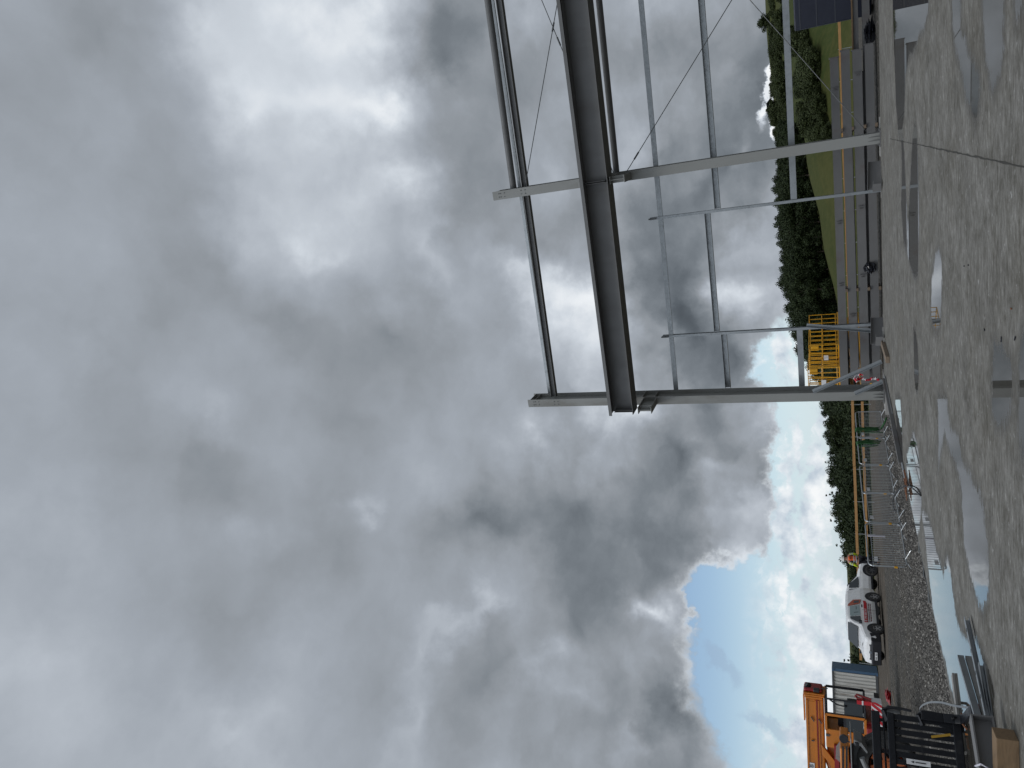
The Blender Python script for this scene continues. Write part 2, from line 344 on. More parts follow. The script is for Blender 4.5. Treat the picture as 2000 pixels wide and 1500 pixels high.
# concrete slab: fine sheet whose wetness follows the puddles
PUD = [
 [(1742,-60),(1745,60),(1748,130),(1750,200),(1755,262),(1760,262),(1766,230),(1768,150),(1775,110),(1790,90),(1796,66),(1806,50),(1813,20),(1814,-60)],
 [(1858,-60),(1860,50),(1866,90),(1874,120),(1881,150),(1886,180),(1894,205),(1905,243),(1911,215),(1914,175),(1912,150),(1902,125),(1890,105),(1885,75),(1877,60),(1876,-60)],
 [(1918,-60),(1920,40),(1924,105),(1930,145),(1941,176),(1951,148),(1958,100),(1960,30),(1961,-60)],
 [(1981,-60),(1984,30),(1988,43),(1996,30),(1999,-60)],
 [(1787,238),(1782,280),(1779,330),(1776,400),(1773,440),(1772,495),(1776,510),(1780,525),(1788,542),(1793,540),(1795,400),(1793,330),(1791,260)],
 [(1760,266),(1762,330),(1760,400),(1765,470),(1770,490),(1773,460),(1771,400),(1767,330),(1764,266)],
 [(1833,486),(1827,505),(1820,540),(1818,600),(1819,622),(1824,640),(1832,644),(1836,632),(1838,600),(1840,540),(1838,505)],
 [(1942,665),(1939,700),(1937,740),(1938,800),(1945,824),(1955,832),(1965,824),(1973,805),(1976,760),(1978,730),(1972,700),(1962,690),(1950,680)],
 [(2030,640),(1998,655),(1990,720),(1988,800),(1992,860),(1999,905),(2030,915)],
 [(1831,776),(1833,853),(1832,920),(1838,870),(1845,846),(1860,888),(1876,933),(1879,987),(1884,1067),(1897,1128),(1913,1181),(1919,1197),(1928,1160),(1930,1107),(1928,1067),(1921,1000),(1913,960),(1897,933),(1879,899),(1873,861),(1855,835),(1851,800),(1848,776)],
 [(1783,843),(1778,870),(1771,885),(1770,950),(1773,1000),(1790,1049),(1797,1025),(1800,980),(1797,930),(1794,890),(1789,858)],
 [(1800,1000),(1808,1060),(1815,1130),(1822,1190),(1834,1246),(1847,1296),(1863,1366),(1872,1430),(1880,1540),(1950,1540),(1948,1430),(1941,1400),(1940,1350),(1935,1325),(1925,1290),(1912,1262),(1902,1250),(1890,1248),(1876,1235),(1866,1200),(1860,1150),(1856,1110),(1851,1087),(1846,1100),(1843,1127),(1837,1095),(1829,1080),(1822,1040),(1810,1005)],
 [(1749,775),(1749,800),(1753,850),(1759,905),(1762,925),(1763,880),(1761,820),(1758,775)],
 [(1784,640),(1785,700),(1786,740),(1791,768),(1795,740),(1793,690),(1789,645)],
]
PW = [[(G(x, y).x, G(x, y).y) for x, y in p] for p in PUD]
def sdist(px, py, poly):
    ins = False; d = 1e9; n = len(poly)
    for i in range(n):
        x0, y0 = poly[i]; x1, y1 = poly[(i + 1) % n]
        ex, ey = x1 - x0, y1 - y0; wx, wy = px - x0, py - y0
        t = max(0, min(1, (wx*ex + wy*ey)/(ex*ex + ey*ey + 1e-12))); dx, dy_ = wx - ex*t, wy - ey*t
        q = dx*dx + dy_*dy_
        if q < d: d = q
        if (y0 > py) != (y1 > py) and px < (x1 - x0)*(py - y0)/(y1 - y0) + x0: ins = not ins
    return math.sqrt(d)*(1 if ins else -1)
def slab():
    EDGE_S, EDGE_N = .78, .12
    ns = []; n = EDGE_N
    while n > -34: ns.append(n); n -= (.10 if n > -27 else .6)
    ss = [EDGE_S + .10*i for i in range(0, 165)] + [EDGE_S + 16.5 + .8*i for i in range(20)]
    vs = []; wet = []
    bb = [(min(a for a, b in p) - .8, max(a for a, b in p) + .8, min(b for a, b in p) - .8, max(b for a, b in p) + .8) for p in PW]
    for n in ns:
        for s in ss:
            p = B(s, n); vs.append(p); w = -.8
            for k, poly in enumerate(PW):
                x0, x1, y0, y1 = bb[k]
                if x0 < p.x < x1 and y0 < p.y < y1: w = max(w, sdist(p.x, p.y, poly))
            wet.append(max(-.8, min(.8, w)))
    m = len(ss); fs = [(i*m + j, (i + 1)*m + j, (i + 1)*m + j + 1, i*m + j + 1) for i in range(len(ns) - 1) for j in range(m - 1)]
    me = bpy.data.meshes.new('concrete_slab'); me.from_pydata(vs, [], fs)
    at = me.attributes.new('wet', 'FLOAT', 'POINT'); at.data.foreach_set('value', wet)
    o = bpy.data.objects.new('concrete_slab', me); scene.collection.objects.link(o); tag(o, kind='structure')
    mt = bpy.data.materials.new('wet concrete'); mt.use_nodes = True; N = NT(mt.node_tree); N.n.clear(); me.materials.append(mt)
    b = N.node('ShaderNodeBsdfPrincipled'); out = N.node('ShaderNodeOutputMaterial')
    P = N.node('ShaderNodeTexCoord').outputs['Object']
    a = N.node('ShaderNodeAttribute', attribute_name='wet').outputs['Fac']
    big = N.noise(P, .35, 4, .55); mid = N.noise(P, 1.7, 6, .62); fin = N.noise(P, 9, 6, .68); grit = N.noise(P, 55, 4, .7)
    # trowel marks run across the bay
    R1 = N.node('ShaderNodeVectorRotate', rotation_type='Z_AXIS'); N.set(R1.inputs[0], P); R1.inputs['Angle'].default_value = -WALL_RZ - .25
    brush = N.noise(N.v('MULTIPLY', R1.outputs[0], (1.6, 7.0, 1)), 3.0, 6, .66)
    c = N.ramp(N.m('ADD', N.m('MULTIPLY', mid, .55), N.m('MULTIPLY', brush, .45)), [(.28, (.092,.087,.076)), (.42, (.156,.149,.135)), (.54, (.212,.204,.188)), (.68, (.285,.278,.26))])
    c = N.mix(N.m('MULTIPLY', N.mr(big, .48, .64), .35), c, (.17, .158, .135))
    rgh = N.noise(N.v('MULTIPLY', R1.outputs[0], (1.0, 2.2, 1)), 5.0, 10, .80)
    c = N.mix(1.0, c, N.ramp(rgh, [(.30, (.34,.33,.30)), (.46, (.78,.77,.74)), (.55, (1.0,1.0,1.0)), (.68, (1.55,1.54,1.52))]), 'MULTIPLY')
    c = N.mix(1.0, c, N.ramp(N.noise(P, 1.15, 7, .68), [(.36, (.78,.77,.74)), (.48, (.95,.95,.94)), (.62, (1.06,1.06,1.06))]), 'MULTIPLY')
    c = N.mix(N.mr(fin, .56, .72, 0, .4), c, (.095, .088, .075))
    c = N.mix(N.mr(grit, .58, .68, 0, .75), c, (.055, .05, .042))
    c = N.mix(N.mr(N.noise(P, 6.3, 5, .7), .60, .70, 0, .55), c, (.46, .455, .44))
    edge = N.m('ADD', a, N.m('ADD', N.m('MULTIPLY', N.m('SUBTRACT', mid, .5), .36), N.m('MULTIPLY', N.m('SUBTRACT', brush, .5), .62)))
    water = N.mr(N.m('ADD', edge, N.m('MULTIPLY', N.m('SUBTRACT', rgh, .5), .16)), -.004, .008)
    damp = N.mr(N.m('ADD', edge, N.m('MULTIPLY', N.m('SUBTRACT', rgh, .5), .35)), -.20, -.02)
    damp2 = N.m('MULTIPLY', N.mr(N.m('MULTIPLY', N.noise(P, .8, 6, .6), N.m('ADD', .5, brush)), .56, .70), .6)
    dmp = N.m('MAXIMUM', damp, damp2)
    c = N.mix(N.m('MULTIPLY', dmp, .62), c, (.060, .054, .044))
    # crumbs standing out of the water
    crumbs = N.m('MULTIPLY', N.mr(N.noise(P, 23, 3, .6), .655, .67), N.mr(N.noise(P, 1.1, 2, .5), .48, .56))
    water = N.m('MULTIPLY', water, N.m('SUBTRACT', 1.0, crumbs))
    c = N.mix(water, c, (.050, .046, .038))
    N.set(b.inputs['Base Color'], c)
    ro = N.m('SUBTRACT', N.mr(fin, .3, .7, .62, .85), N.m('MULTIPLY', dmp, .30))
    N.set(b.inputs['Roughness'], N.m('ADD', N.m('MULTIPLY', ro, N.m('SUBTRACT', 1.0, water)), .015))
    b.inputs['IOR'].default_value = 1.36
    N.set(b.inputs['Specular IOR Level'], N.m('ADD', .16, N.m('MULTIPLY', N.m('MAXIMUM', water, N.m('MULTIPLY', dmp, .5)), .34)))
    bn = N.node('ShaderNodeBump'); bn.inputs['Distance'].default_value = .012
    N.set(bn.inputs['Strength'], N.m('MULTIPLY', N.m('SUBTRACT', 1.0, water), .55)); N.set(bn.inputs['Height'], N.m('ADD', N.m('ADD', N.m('MULTIPLY', brush, .8), N.m('MULTIPLY', rgh, 1.6)), N.m('MULTIPLY', grit, .35)))
    N.l.new(bn.outputs[0], b.inputs['Normal']); N.l.new(b.outputs[0], out.inputs[0])
    # slab edge face
    e = MB(); e.bar(B(EDGE_S, EDGE_N, -.155), B(EDGE_S, -34, -.155), .02, .30, off=(0, 0)); e.bar(B(EDGE_S, EDGE_N, -.155), B(33, EDGE_N, -.155), .02, .30)
    tag(e.build('slab_edge', M['plank']), kind='structure')
    # sawn joint running from the column to the viewer
    j = MB(); a0 = G(1738, 271); b0 = G(2030, 332); k = 90
    side = (b0 - a0).cross(Vector((0, 0, 1))).normalized(); prev = None
    for i in range(k + 1):
        p = a0.lerp(b0, i/k); w = .007 + .007*random.random()*(random.random() > .5) ; q = side*((random.random() - .5)*.012)
        cur = (p + q + side*w + Vector((0, 0, .004)), p + q - side*w + Vector((0, 0, .004)))
        if prev: j.add([prev[0], prev[1], cur[1], cur[0]], [(0, 1, 2, 3)])
        prev = cur
    tag(j.build('slab_joint', mat('joint dirt', (.035, .032, .026), .9)), kind='structure')
slab()

# terrain: level yard, bank beyond the fence, valley and hillside
AK = [-.9, -.6, -.35, -.25, -.12, -.04, .07, .18, .273, .35, .45, .7, 1.0]
YK = [(57, None), (75, None), (120, [-.072]*13), (200, [-.03,-.03,-.03,-.025,.0,.010,-.0045,.0114,.0264,.035,.04,.045,.045]),
      (260, [-.03,-.03,-.03,-.03,.0,.012,.0,.015,.036,.046,.052,.057,.057]), (350, [-.03,-.03,-.03,-.03,-.01,.0,.02,.04,.0600,.0630,.0685,.073,.073]),
      (500, [-.02,-.02,-.02,-.02,-.01,.0,.01,.025,.045,.05,.055,.06,.06]), (3000, [-.004]*13)]
def lerp_tab(xs, ys, x):
    if x <= xs[0]: return ys[0]
    for i in range(len(xs) - 1):
        if x <= xs[i + 1]:
            t = (x - xs[i])/(xs[i + 1] - xs[i]); t = t*t*(3 - 2*t); return ys[i] + (ys[i + 1] - ys[i])*t
    return ys[-1]
def yard(Y): return -.15 if Y < 30 else -.15 - .2*min(1, (Y - 30)/22)
def tz(x, y):
    if y < 57: return yard(y)
    a = x/y
    if y < 120: return lerp_tab([57, 75, 120], [-.35, -4.2, -7.0], y)
    zs = [1.6 + lerp_tab(AK, t[1], a)*t[0] for t in YK[2:]]
    return lerp_tab([t[0] for t in YK[2:]], zs, y) + .5*mnoise.noise((x*.02, y*.02, 0))*min(1, (y - 120)/60)
def ground_mesh(name, xs, ys, m, dz=0.0):
    vs = [(x if not callable(xs) else x, y, tz(x, y) + dz) for y in ys for x in xs]; k = len(xs)
    fs = [(i*k + j, i*k + j + 1, (i + 1)*k + j + 1, (i + 1)*k + j) for i in range(len(ys) - 1) for j in range(k - 1)]
    me = bpy.data.meshes.new(name); me.from_pydata(vs, [], fs); me.materials.append(m)
    me.polygons.foreach_set('use_smooth', [True]*len(me.polygons))
    o = bpy.data.objects.new(name, me); scene.collection.objects.link(o); return tag(o, kind='structure')
def gravelmat():
    m = bpy.data.materials.new('crushed stone'); m.use_nodes = True; N = NT(m.node_tree); N.n.clear()
    b = N.node('ShaderNodeBsdfPrincipled'); out = N.node('ShaderNodeOutputMaterial'); N.l.new(b.outputs[0], out.inputs[0])
    P = N.node('ShaderNodeTexCoord').outputs['Object']
    v = N.node('ShaderNodeTexVoronoi'); N.l.new(P, v.inputs['Vector']); v.inputs['Scale'].default_value = 15
    sc = N.node('ShaderNodeSeparateColor'); N.l.new(v.outputs['Color'], sc.inputs[0])
    c = N.ramp(sc.outputs[0], [(0, (.028,.026,.024)), (.4, (.085,.080,.072)), (.75, (.17,.16,.145)), (1, (.36,.34,.31))])
    c = N.mix(N.mr(v.outputs['Distance'], .25, .65, 0, .8), c, (.03, .028, .025))
    c = N.mix(N.mr(N.noise(P, .5, 4, .6), .4, .7, 0, .6), c, (.10, .088, .072))
    c = N.mix(1.0, c, N.ramp(N.noise(P, 7, 8, .78), [(.34, (.45,.44,.42)), (.5, (.9,.9,.88)), (.66, (1.5,1.48,1.45))]), 'MULTIPLY')
    # the haul track runs beside the slab towards the gate: fine mud with pale wheel lines
    a0 = G(1741, 1500, -.18); b0 = G(1712, 900, -.3); d = (b0 - a0).normalized(); nrm = Vector((-d.y, d.x, 0))
    q = N.v('DOT_PRODUCT', N.v('SUBTRACT', P, tuple(a0)), tuple(nrm))
    q = N.m('ADD', q, N.m('MULTIPLY', N.m('SUBTRACT', N.noise(P, .25, 3, .5), .5), 2.0))
    sgn = 1 if (Vector((-20, 60, 0)) - a0).dot(nrm) > 0 else -1
    q = N.m('MULTIPLY', q, float(sgn))                                  # positive on the far side
    road = N.mr(q, -3.8, -2.0)
    rut = N.node('ShaderNodeTexWave', wave_type='BANDS', bands_direction='X')
    cb = N.node('ShaderNodeCombineXYZ'); N.set(cb.inputs[0], q); N.set(cb.inputs[1], N.m('MULTIPLY', N.noise(P, .6, 3, .5), .5))
    N.l.new(cb.outputs[0], rut.inputs['Vector']); rut.inputs['Scale'].default_value = .26; rut.inputs['Distortion'].default_value = 2.2; rut.inputs['Detail'].default_value = 3
    mud = N.mix(N.mr(rut.outputs['Fac'], .62, .92, 0, 1), (.060, .046, .034), (.21, .19, .16))
    mud = N.mix(1.0, mud, N.ramp(N.noise(P, 2.5, 9, .75), [(.34, (.5,.48,.46)), (.5, (.95,.94,.92)), (.66, (1.5,1.48,1.45))]), 'MULTIPLY')
    mud = N.mix(N.mr(N.noise(P, 5, 6, .7), .45, .7, 0, .7), mud, (.045, .038, .031))
    c = N.mix(N.m('MULTIPLY', road, .86), c, mud)
    N.set(b.inputs['Base Color'], c); b.inputs['Roughness'].default_value = .9; b.inputs['Specular IOR Level'].default_value = .12
    bn = N.node('ShaderNodeBump'); bn.inputs['Strength'].default_value = .8; bn.inputs['Distance'].default_value = .03
    N.set(bn.inputs['Height'], N.m('SUBTRACT', 1.0, v.outputs['Distance'])); N.l.new(bn.outputs[0], b.inputs['Normal'])
    return m
def fieldmat():
    m = bpy.data.materials.new('pasture'); m.use_nodes = True; N = NT(m.node_tree); N.n.clear()
    b = N.node('ShaderNodeBsdfPrincipled'); out = N.node('ShaderNodeOutputMaterial'); N.l.new(b.outputs[0], out.inputs[0])
    P = N.node('ShaderNodeTexCoord').outputs['Object']
    fl = N.node('ShaderNodeTexVoronoi'); N.set(fl.inputs['Vector'], N.v('MULTIPLY', P, (1, .7, 0))); fl.inputs['Scale'].default_value = .014
    sc = N.node('ShaderNodeSeparateColor'); N.l.new(fl.outputs['Color'], sc.inputs[0])
    c = N.ramp(sc.outputs[1], [(0, (.032,.050,.014)), (.45, (.062,.064,.020)), (.7, (.078,.072,.026)), (1, (.088,.074,.032))])
    c = N.mix(N.mr(N.noise(P, .09, 6, .65), .4, .65, 0, .7), c, (.035, .046, .012))
    c = N.mix(N.mr(N.noise(N.v('MULTIPLY', P, (1, .25, 1)), 1.2, 4, .6), .4, .7, 0, .4), c, (.085, .082, .028))
    N.set(b.inputs['Base Color'], c); b.inputs['Roughness'].default_value = .95; b.inputs['Specular IOR Level'].default_value = .1
    return m
M['gravel'] = gravelmat(); M['field'] = fieldmat()
ground_mesh('yard_ground', [i*2.0 for i in range(-35, 36)], [i*2.0 for i in range(-4, 28)] + [55, 56], M['gravel'])
ys = [56, 58, 60, 63, 67, 72, 80, 90, 100] + list(range(110, 400, 6)) + [420, 450, 500, 600, 800, 1200, 2000, 3000]
def hills():
    vs = []; K = 90
    for y in ys:
        for j in range(K + 1):
            x = (-1.0 + 2.0*j/K)*(y if y > 70 else 70); vs.append((x, y, tz(x, y) - (.004 if y < 57 else 0)))
    fs = [(i*(K+1) + j, i*(K+1) + j + 1, (i+1)*(K+1) + j + 1, (i+1)*(K+1) + j) for i in range(len(ys) - 1) for j in range(K)]
    me = bpy.data.meshes.new('hillside'); me.from_pydata(vs, [], fs); me.materials.append(M['field'])
    me.polygons.foreach_set('use_smooth', [True]*len(me.polygons))
    o = bpy.data.objects.new('hillside', me); scene.collection.objects.link(o); tag(o, kind='structure')
hills()
# loose crushed stone lying on the yard beside the slab
def stones():
    b = MB(); rnd = random.Random(3)
    def rock(p, r):
        q = [p + Vector((rnd.uniform(-1, 1)*r, rnd.uniform(-1, 1)*r, rnd.uniform(-.3, .9)*r)) for _ in range(6)]
        b.add([p + Vector((r*rnd.uniform(.7, 1.2), 0, 0)), p + Vector((0, r*rnd.uniform(.7, 1.2), r*.1)), p + Vector((-r*rnd.uniform(.7, 1.2), 0, 0)), p + Vector((0, -r*rnd.uniform(.7, 1.2), 0)), p + Vector((rnd.uniform(-.4, .4)*r, rnd.uniform(-.4, .4)*r, r*rnd.uniform(.5, 1))), p - Vector((0, 0, r*.4))],
              [(0,1,4), (1,2,4), (2,3,4), (3,0,4), (1,0,5), (2,1,5), (3,2,5), (0,3,5)])
    for _ in range(26000):
        n = -rnd.uniform(-1, 27); s = .72 - abs(rnd.gauss(0, 1))*2.6
        if s < -7.5: continue
        p = B(s, n, 0); p.z = -.15; rock(p, rnd.uniform(.014, .042))
    for _ in range(5000):                                               # strip under the beam stack
        s = rnd.uniform(.5, 20); n = .18 + abs(rnd.gauss(0, .5)); p = B(s, n, -.15 + .13*max(0, 1 - (n - .18)/.9)*rnd.random()); rock(p, rnd.uniform(.02, .055))
    m = bpy.data.materials.new('stones'); m.use_nodes = True; N = NT(m.node_tree); bs = N.n['Principled BSDF']
    g = N.node('ShaderNodeNewGeometry'); N.set(bs.inputs['Base Color'], N.ramp(g.outputs['Random Per Island'], [(0, (.030,.028,.026)), (.5, (.085,.080,.072)), (.85, (.16,.15,.135)), (1, (.32,.30,.27))])); bs.inputs['Roughness'].default_value = .8; bs.inputs['Specular IOR Level'].default_value = .2
    tag(b.build('gravel', m), 'grey crushed stone spread beside the concrete slab', 'gravel', kind='stuff')
stones()
# ---------------------------------------------------------------- steel frame of the new building
FR = empty('steel_building_frame', B(4.5, 0))
tag(FR, 'unclad grey steel building frame with tall columns, rails and runway beam at the slab edge', 'steel frame')
def fb(m, name, mt='steel', par=None, **k):
    "built in world places, then hung under the frame"
    o = m.build(name, M[mt], par or FR, **k); o.matrix_parent_inverse = Matrix.Translation(-FR.location) if par is None else Matrix()
    return o
def zt(z0, z1): return lambda s: z0 + (z1 - z0)*s/15.0
def column(s, first):
    m = MB(); up = tuple(-NN)
    W_, Dp = .35, .82
    for n0, n1 in ((0, .024), (Dp - .024, Dp)):
        m.bar(B(s, (n0 + n1)/2, .03), B(s, (n0 + n1)/2, 14.48), W_, n1 - n0, up)
    m.bar(B(s, Dp/2, .03), B(s, Dp/2, 14.48), .016, Dp - .05, up)
    col = fb(m, 'column', 'steel_lit')
    p = MB(); p.bar(B(s, -.12, .012), B(s, Dp + .12, .012), .56, .035)
    for ds in (-.2, .2):
        for nn in (-.07, Dp + .07, .3, .55): p.tube(B(s + ds, nn, .03), B(s + ds, nn, .11), .022, 6)
    for ds in (-.06, .06): p.prism([(0, 0), (.09, 0), (0, .35)], -.006, .006, Matrix.Translation(B(s + ds, -.003, .03)) @ Matrix((-NN, U, Vector((0, 0, 1)))).transposed().to_4x4())
    q = p.build('base_plate', M['steel'], col)
    st = MB()
    for z in (14.36, 14.12, 10.25, 9.2, 8.66):
        for sd in (-1, 1): st = MB(); st.bar(B(s + sd*.09, .03, z), B(s + sd*.09, Dp - .03, z), .155, .014); st.build('stiffener', M['steel_lit'], col)
    # corbel carrying the runway beam
    c = MB(); c.prism([(0, 8.60), (0, 9.12), (1.10, 9.12), (1.10, 8.60)], -.010, .010, Matrix.Translation(B(s, -.003)) @ Matrix((-NN, U, Vector((0, 0, 1)))).transposed().to_4x4())
    c.bar(B(s, -.003, 9.13), B(s, -1.14, 9.13), .28, .022); c.bar(B(s, -.003, 8.59), B(s, -1.12, 8.59), .28, .022)
    c.bar(B(s, -.86, 8.61), B(s, -.86, 9.11), .26, .014, tuple(-NN))
    c.build('corbel', M['steel_lit'], col)
    t = MB(); t.bar(B(s, -.003, 10.42), B(s, -.74, 10.42), .22, .16); t.bar(B(s, -.02, 10.32), B(s, -.02, 10.62), .30, .03, tuple(-NN)); t.build('tie_bracket', M['steel_lit'], col)
    for z in (13.02, 13.2, 13.95, 14.12, 14.2):
        for ds in (-.07, .07): bo = MB(); bo.tube(B(s + ds, -.001, z), B(s + ds, -.02, z), .020, 6); bo.build('bolt', M['rod'], col)
    return col
for s in (9.18, -.10, 18.46, -.10 + 27.84): column(s, s == 9.18)
def rails(name, mt, s0, s1, n, z0, z1, H, Bw, kind='c', side=1, n2=None):
    f = zt(z0, z1); m = MB(); a = B(s0, n, f(s0)); b = B(s1, n, f(s1))
    if kind == 'c': m.csec(a, b, H, Bw, side=side)
    elif kind == 'i': m.isec(a, b, H, Bw)
    elif kind == 't': m.tube(a, b, H, 16)
    return fb(m, name, mt, smooth=False)
rw = rails('runway_beam', 'steel', -.22, 27.8, -.86, 9.80, 9.60, .96, .78, 'i')
for s in (-.10, 9.18, 18.46):
    for ds in (-.025, .035): m = MB(); m.bar(B(s + ds, -1.04, 9.30), B(s + ds, -1.04, 10.12), .012, .33, tuple(-NN)); m.build('web_stiffener', M['steel'], rw)
cr = MB(); cr.bar(B(-.2, -.86, 10.34), B(27.8, -.86, 10.125), .06, .06); cr.build('crane_rail', M['rod'], rw)
cr = MB(); cr.bar(B(-.21, -.92, 10.296), B(27.8, -.92, 10.082), .92, .018); cr.bar(B(-.21, -1.385, 10.240), B(27.8, -1.385, 10.026), .014, .13); cr.build('surge_plate', M['steel'], rw)
for s0, s1 in ((.08, 9.0), (9.36, 18.28), (18.64, 27.6)): rails('eaves_beam', 'steel', s0, s1, .40, 13.32, 13.02, .24, .24, 'i')
for s0, s1 in ((9.36, 18.28), (18.64, 27.6)):
    rails('tie_tube', 'steel', s0, s1, .40, 13.92, 13.52, .135, 0, 't'); rails('tie_tube', 'steel', s0, s1, .40, 9.42, 9.14, .12, 0, 't')
for s0, s1 in ((.0, 9.1), (9.3, 18.3), (18.6, 27)):
    rails('sheeting_rail', 'galv', s0, s1, .88, 10.82, 10.66, .13, .06); rails('sheeting_rail', 'galv', s0, s1, .88, 13.72, 13.5, .13, .06)
    rails('sheeting_rail', 'galv', s0, s1, .92, 7.92, 7.72, .19, .05)
for s0, s1, z in ((7.42, 18.2, 5.62), (2.51, 7.28, 6.02), (.05, 2.38, 5.76), (18.6, 27, 5.62)): rails('door_head_rail', 'galv', s0, s1, .95, z, z - .03, .22, .14, side=-1)
for s0, s1, z in ((7.42, 18.2, 2.90), (.05, 2.38, 2.89), (18.6, 27, 2.85)): rails('sill_rail', 'galv', s0, s1, .95, z, z - .10, .22, .14, side=1)
for s in (7.35, 2.44):
    m = MB(); m.csec(B(s, .93, -.06), B(s, .93, 8.25), .15, .10, up=tuple(NN), side=1); p = fb(m, 'wind_post', 'galv')
    t = MB(); t.bar(B(s, .80, 7.98), B(s, .80, 8.28), .05, .05, tuple(-NN)); t.build('cleat', M['rod'], p)
def rod(a, b, buckle):
    m = MB(); m.tube(a, b, .016, 6); o = fb(m, 'brace_rod', 'rod')
    d = (b - a); c = a + d*buckle; e = d.normalized()*.16; t = MB(); t.tube(c - e, c + e, .034, 6); t.build('turnbuckle', M['rod'], o)
for k in (0, 1):
    o = 9.28*k
    rod(B(9.33 + o, .3, 8.82), B(18.3 + o, .3, 1.25), .06); rod(B(9.45 + o, .36, .42), B(18.3 + o, .36, 6.75), .9)
    rod(B(9.32 + o, .3, 13.12), B(18.3 + o, .3, 9.72), .63); rod(B(9.36 + o, .36, 9.36), B(18.3 + o, .36, 11.98), .57)
for a, b in ((B(.10, -.06, 2.45), B(1.22, -.06, .05)), (B(-.02, -.06, .98), B(.44, -.06, .03)), (B(2.52, .80, 2.62), B(2.14, .80, .2))):
    m = MB(); m.bar(a, b, .012, .13 if a.z > 1 else .12, tuple(NN), (0, 0)); m.bar(a, b, .12, .012, tuple(NN), (.06, .06)); fb(m, 'knee_strut', 'galv')
# concrete pads under the columns and wind posts
for s in (9.18, -.10, 18.46):
    m = MB(); m.box(B(s, .42, -.13), (1.3, 1.5, .22), Matrix.Rotation(WALL_RZ, 3, 'Z')); tag(m.build('column_footing', M['plank']), kind='structure')
for s in (7.35, 2.44):
    m = MB(); m.box(B(s, .9, -.11), (.6, .6, .12), Matrix.Rotation(WALL_RZ, 3, 'Z')); tag(m.build('post_footing', M['plank']), kind='structure')
# ---------------------------------------------------------------- stack of steel sections behind the slab
SA = Vector((12.05, 31.0, 0)); SB = Vector((-.5, 34.0, 0)); SD = (SB - SA).normalized(); SN = Vector((SD.y, -SD.x, 0))
if SN.y < 0: SN = -SN
def SP(t, n, z): return SA + SD*t + SN*n + Vector((0, 0, z))
def hbeam(t0, t1, n, z0, H, label, cleats=(), wd=.30):
    a, b = SP(t0, n, z0 + H/2), SP(t1, n, z0 + H/2); r = empty('steel_section', (a + b)/2); r.location.z = z0
    tag(r, label, 'steel beam', 'steel sections stacked beyond the slab')
    inv = Matrix.Translation(-r.location)
    def P(m, nm, mt='steelb'):
        o = m.build(nm, M[mt], r); o.matrix_parent_inverse = inv; return o
    m = MB(); m.isec(a, b, wd, H, .012, .018, up=tuple(-SN)); P(m, 'section')
    for e, d in ((a, -1), (b, 1)):
        m = MB(); m.bar(e + SD*d*.003, e + SD*d*.023, wd + .03, H + (.06 if d < 0 else 0), up=(0, 0, 1)); P(m, 'end_plate')
    for t in cleats:
        m = MB(); m.bar(SP(t, n - wd/2 - .001, z0 + H*.5), SP(t, n - wd/2 - .085, z0 + H*.5), .012, H*.62); m.bar(SP(t + .09, n - wd/2 - .005, z0 + H*.5), SP(t + .09, n - wd/2 - .07, z0 + H*.5), .012, H*.4)
        P(m, 'cleat')
    return r
TL = (SB - SA).length
hbeam(-.10, TL, 0, 1.165, .305, 'topmost grey steel section of the long stack, dark rail running under it', (1.0, 6.1, 8.6))
hbeam(-.30, TL - .3, .02, .765, .31, 'second grey steel section from the top of the long stack', (9.9,))
hbeam(-.22, TL - .05, -.02, .355, .325, 'third grey steel section from the top of the long stack', (.6, 5.6, 8.3))
hbeam(-.35, TL - .1, .03, -.05, .30, 'lowest grey steel section of the long stack, just above the stones')
hbeam(-2.6, 3.2, .75, .42, .19, 'upper short grey section poking out beside the dark navy cabin')
hbeam(-2.6, 2.6, .78, .02, .26, 'lower short grey section poking out beside the dark navy cabin')
hbeam(.5, TL + .1, .75, .16, .32, 'rear grey steel section hidden low behind the long stack'); hbeam(2.5, TL - .6, .75, .72, .32, 'rear grey steel section hidden high behind the long stack')
k = 0
for t, nm in ((2.6, 'near the right column'), (8.9, 'left of the middle post')):
    for z, h, w, lv in ((1.075, .085, .12, 'top'), (.68, .08, .12, 'middle'), (.255, .095, .13, 'lower'), (-.145, .09, .14, 'ground')):
        m = MB(); m.bar(SP(t, -.22, z + h/2), SP(t, .95, z + h/2), w, h); o = m.build('timber_bearer', M['oldtimber'], bev=.006)
        tag(o, f'{lv} brown timber bearer between stacked sections {nm}', 'timber', 'timber bearers in the beam stack')
m = MB(); m.bar(SP(-2.4, .55, .635), SP(1.0, .55, .635), .08, .05); tag(m.build('timber_batten', M['block']), 'pale pinkish batten lying on the short sections by the navy cabin', 'timber')
# crumpled black wrap hanging on the stack
def crumple(name, c, d, mt, seed, label, cat, n=14, amp=.5, flat=None):
    rnd = random.Random(seed); m = MB(); vs = []; fs = []
    for i in range(n + 1):
        for j in range(n):
            a = 2*math.pi*j/n; t = i/n; ph = math.pi*t
            r = math.sin(ph)**.6*max(.25, 1 + amp*1.5*mnoise.noise((math.cos(a)*3.3 + seed, math.sin(a)*3.3, t*9)))
            vs.append(Vector(c) + Vector((d[0]/2*r*math.cos(a), d[1]/2*r*math.sin(a), -d[2]/2*math.cos(ph)*(1 + .3*amp*mnoise.noise((a, t*4, seed))))))
    fs = [(i*n + j, i*n + (j + 1) % n, (i + 1)*n + (j + 1) % n, (i + 1)*n + j) for i in range(n) for j in range(n)]
    m.add(vs, fs); o = m.build(name, M[mt]); return tag(o, label, cat)
crumple('rope_coil', SP(8.05, -.25, .25), (.34, .18, .44), 'film', 5, 'crumpled black bundle hanging against the beam stack', 'bundle', amp=.9)
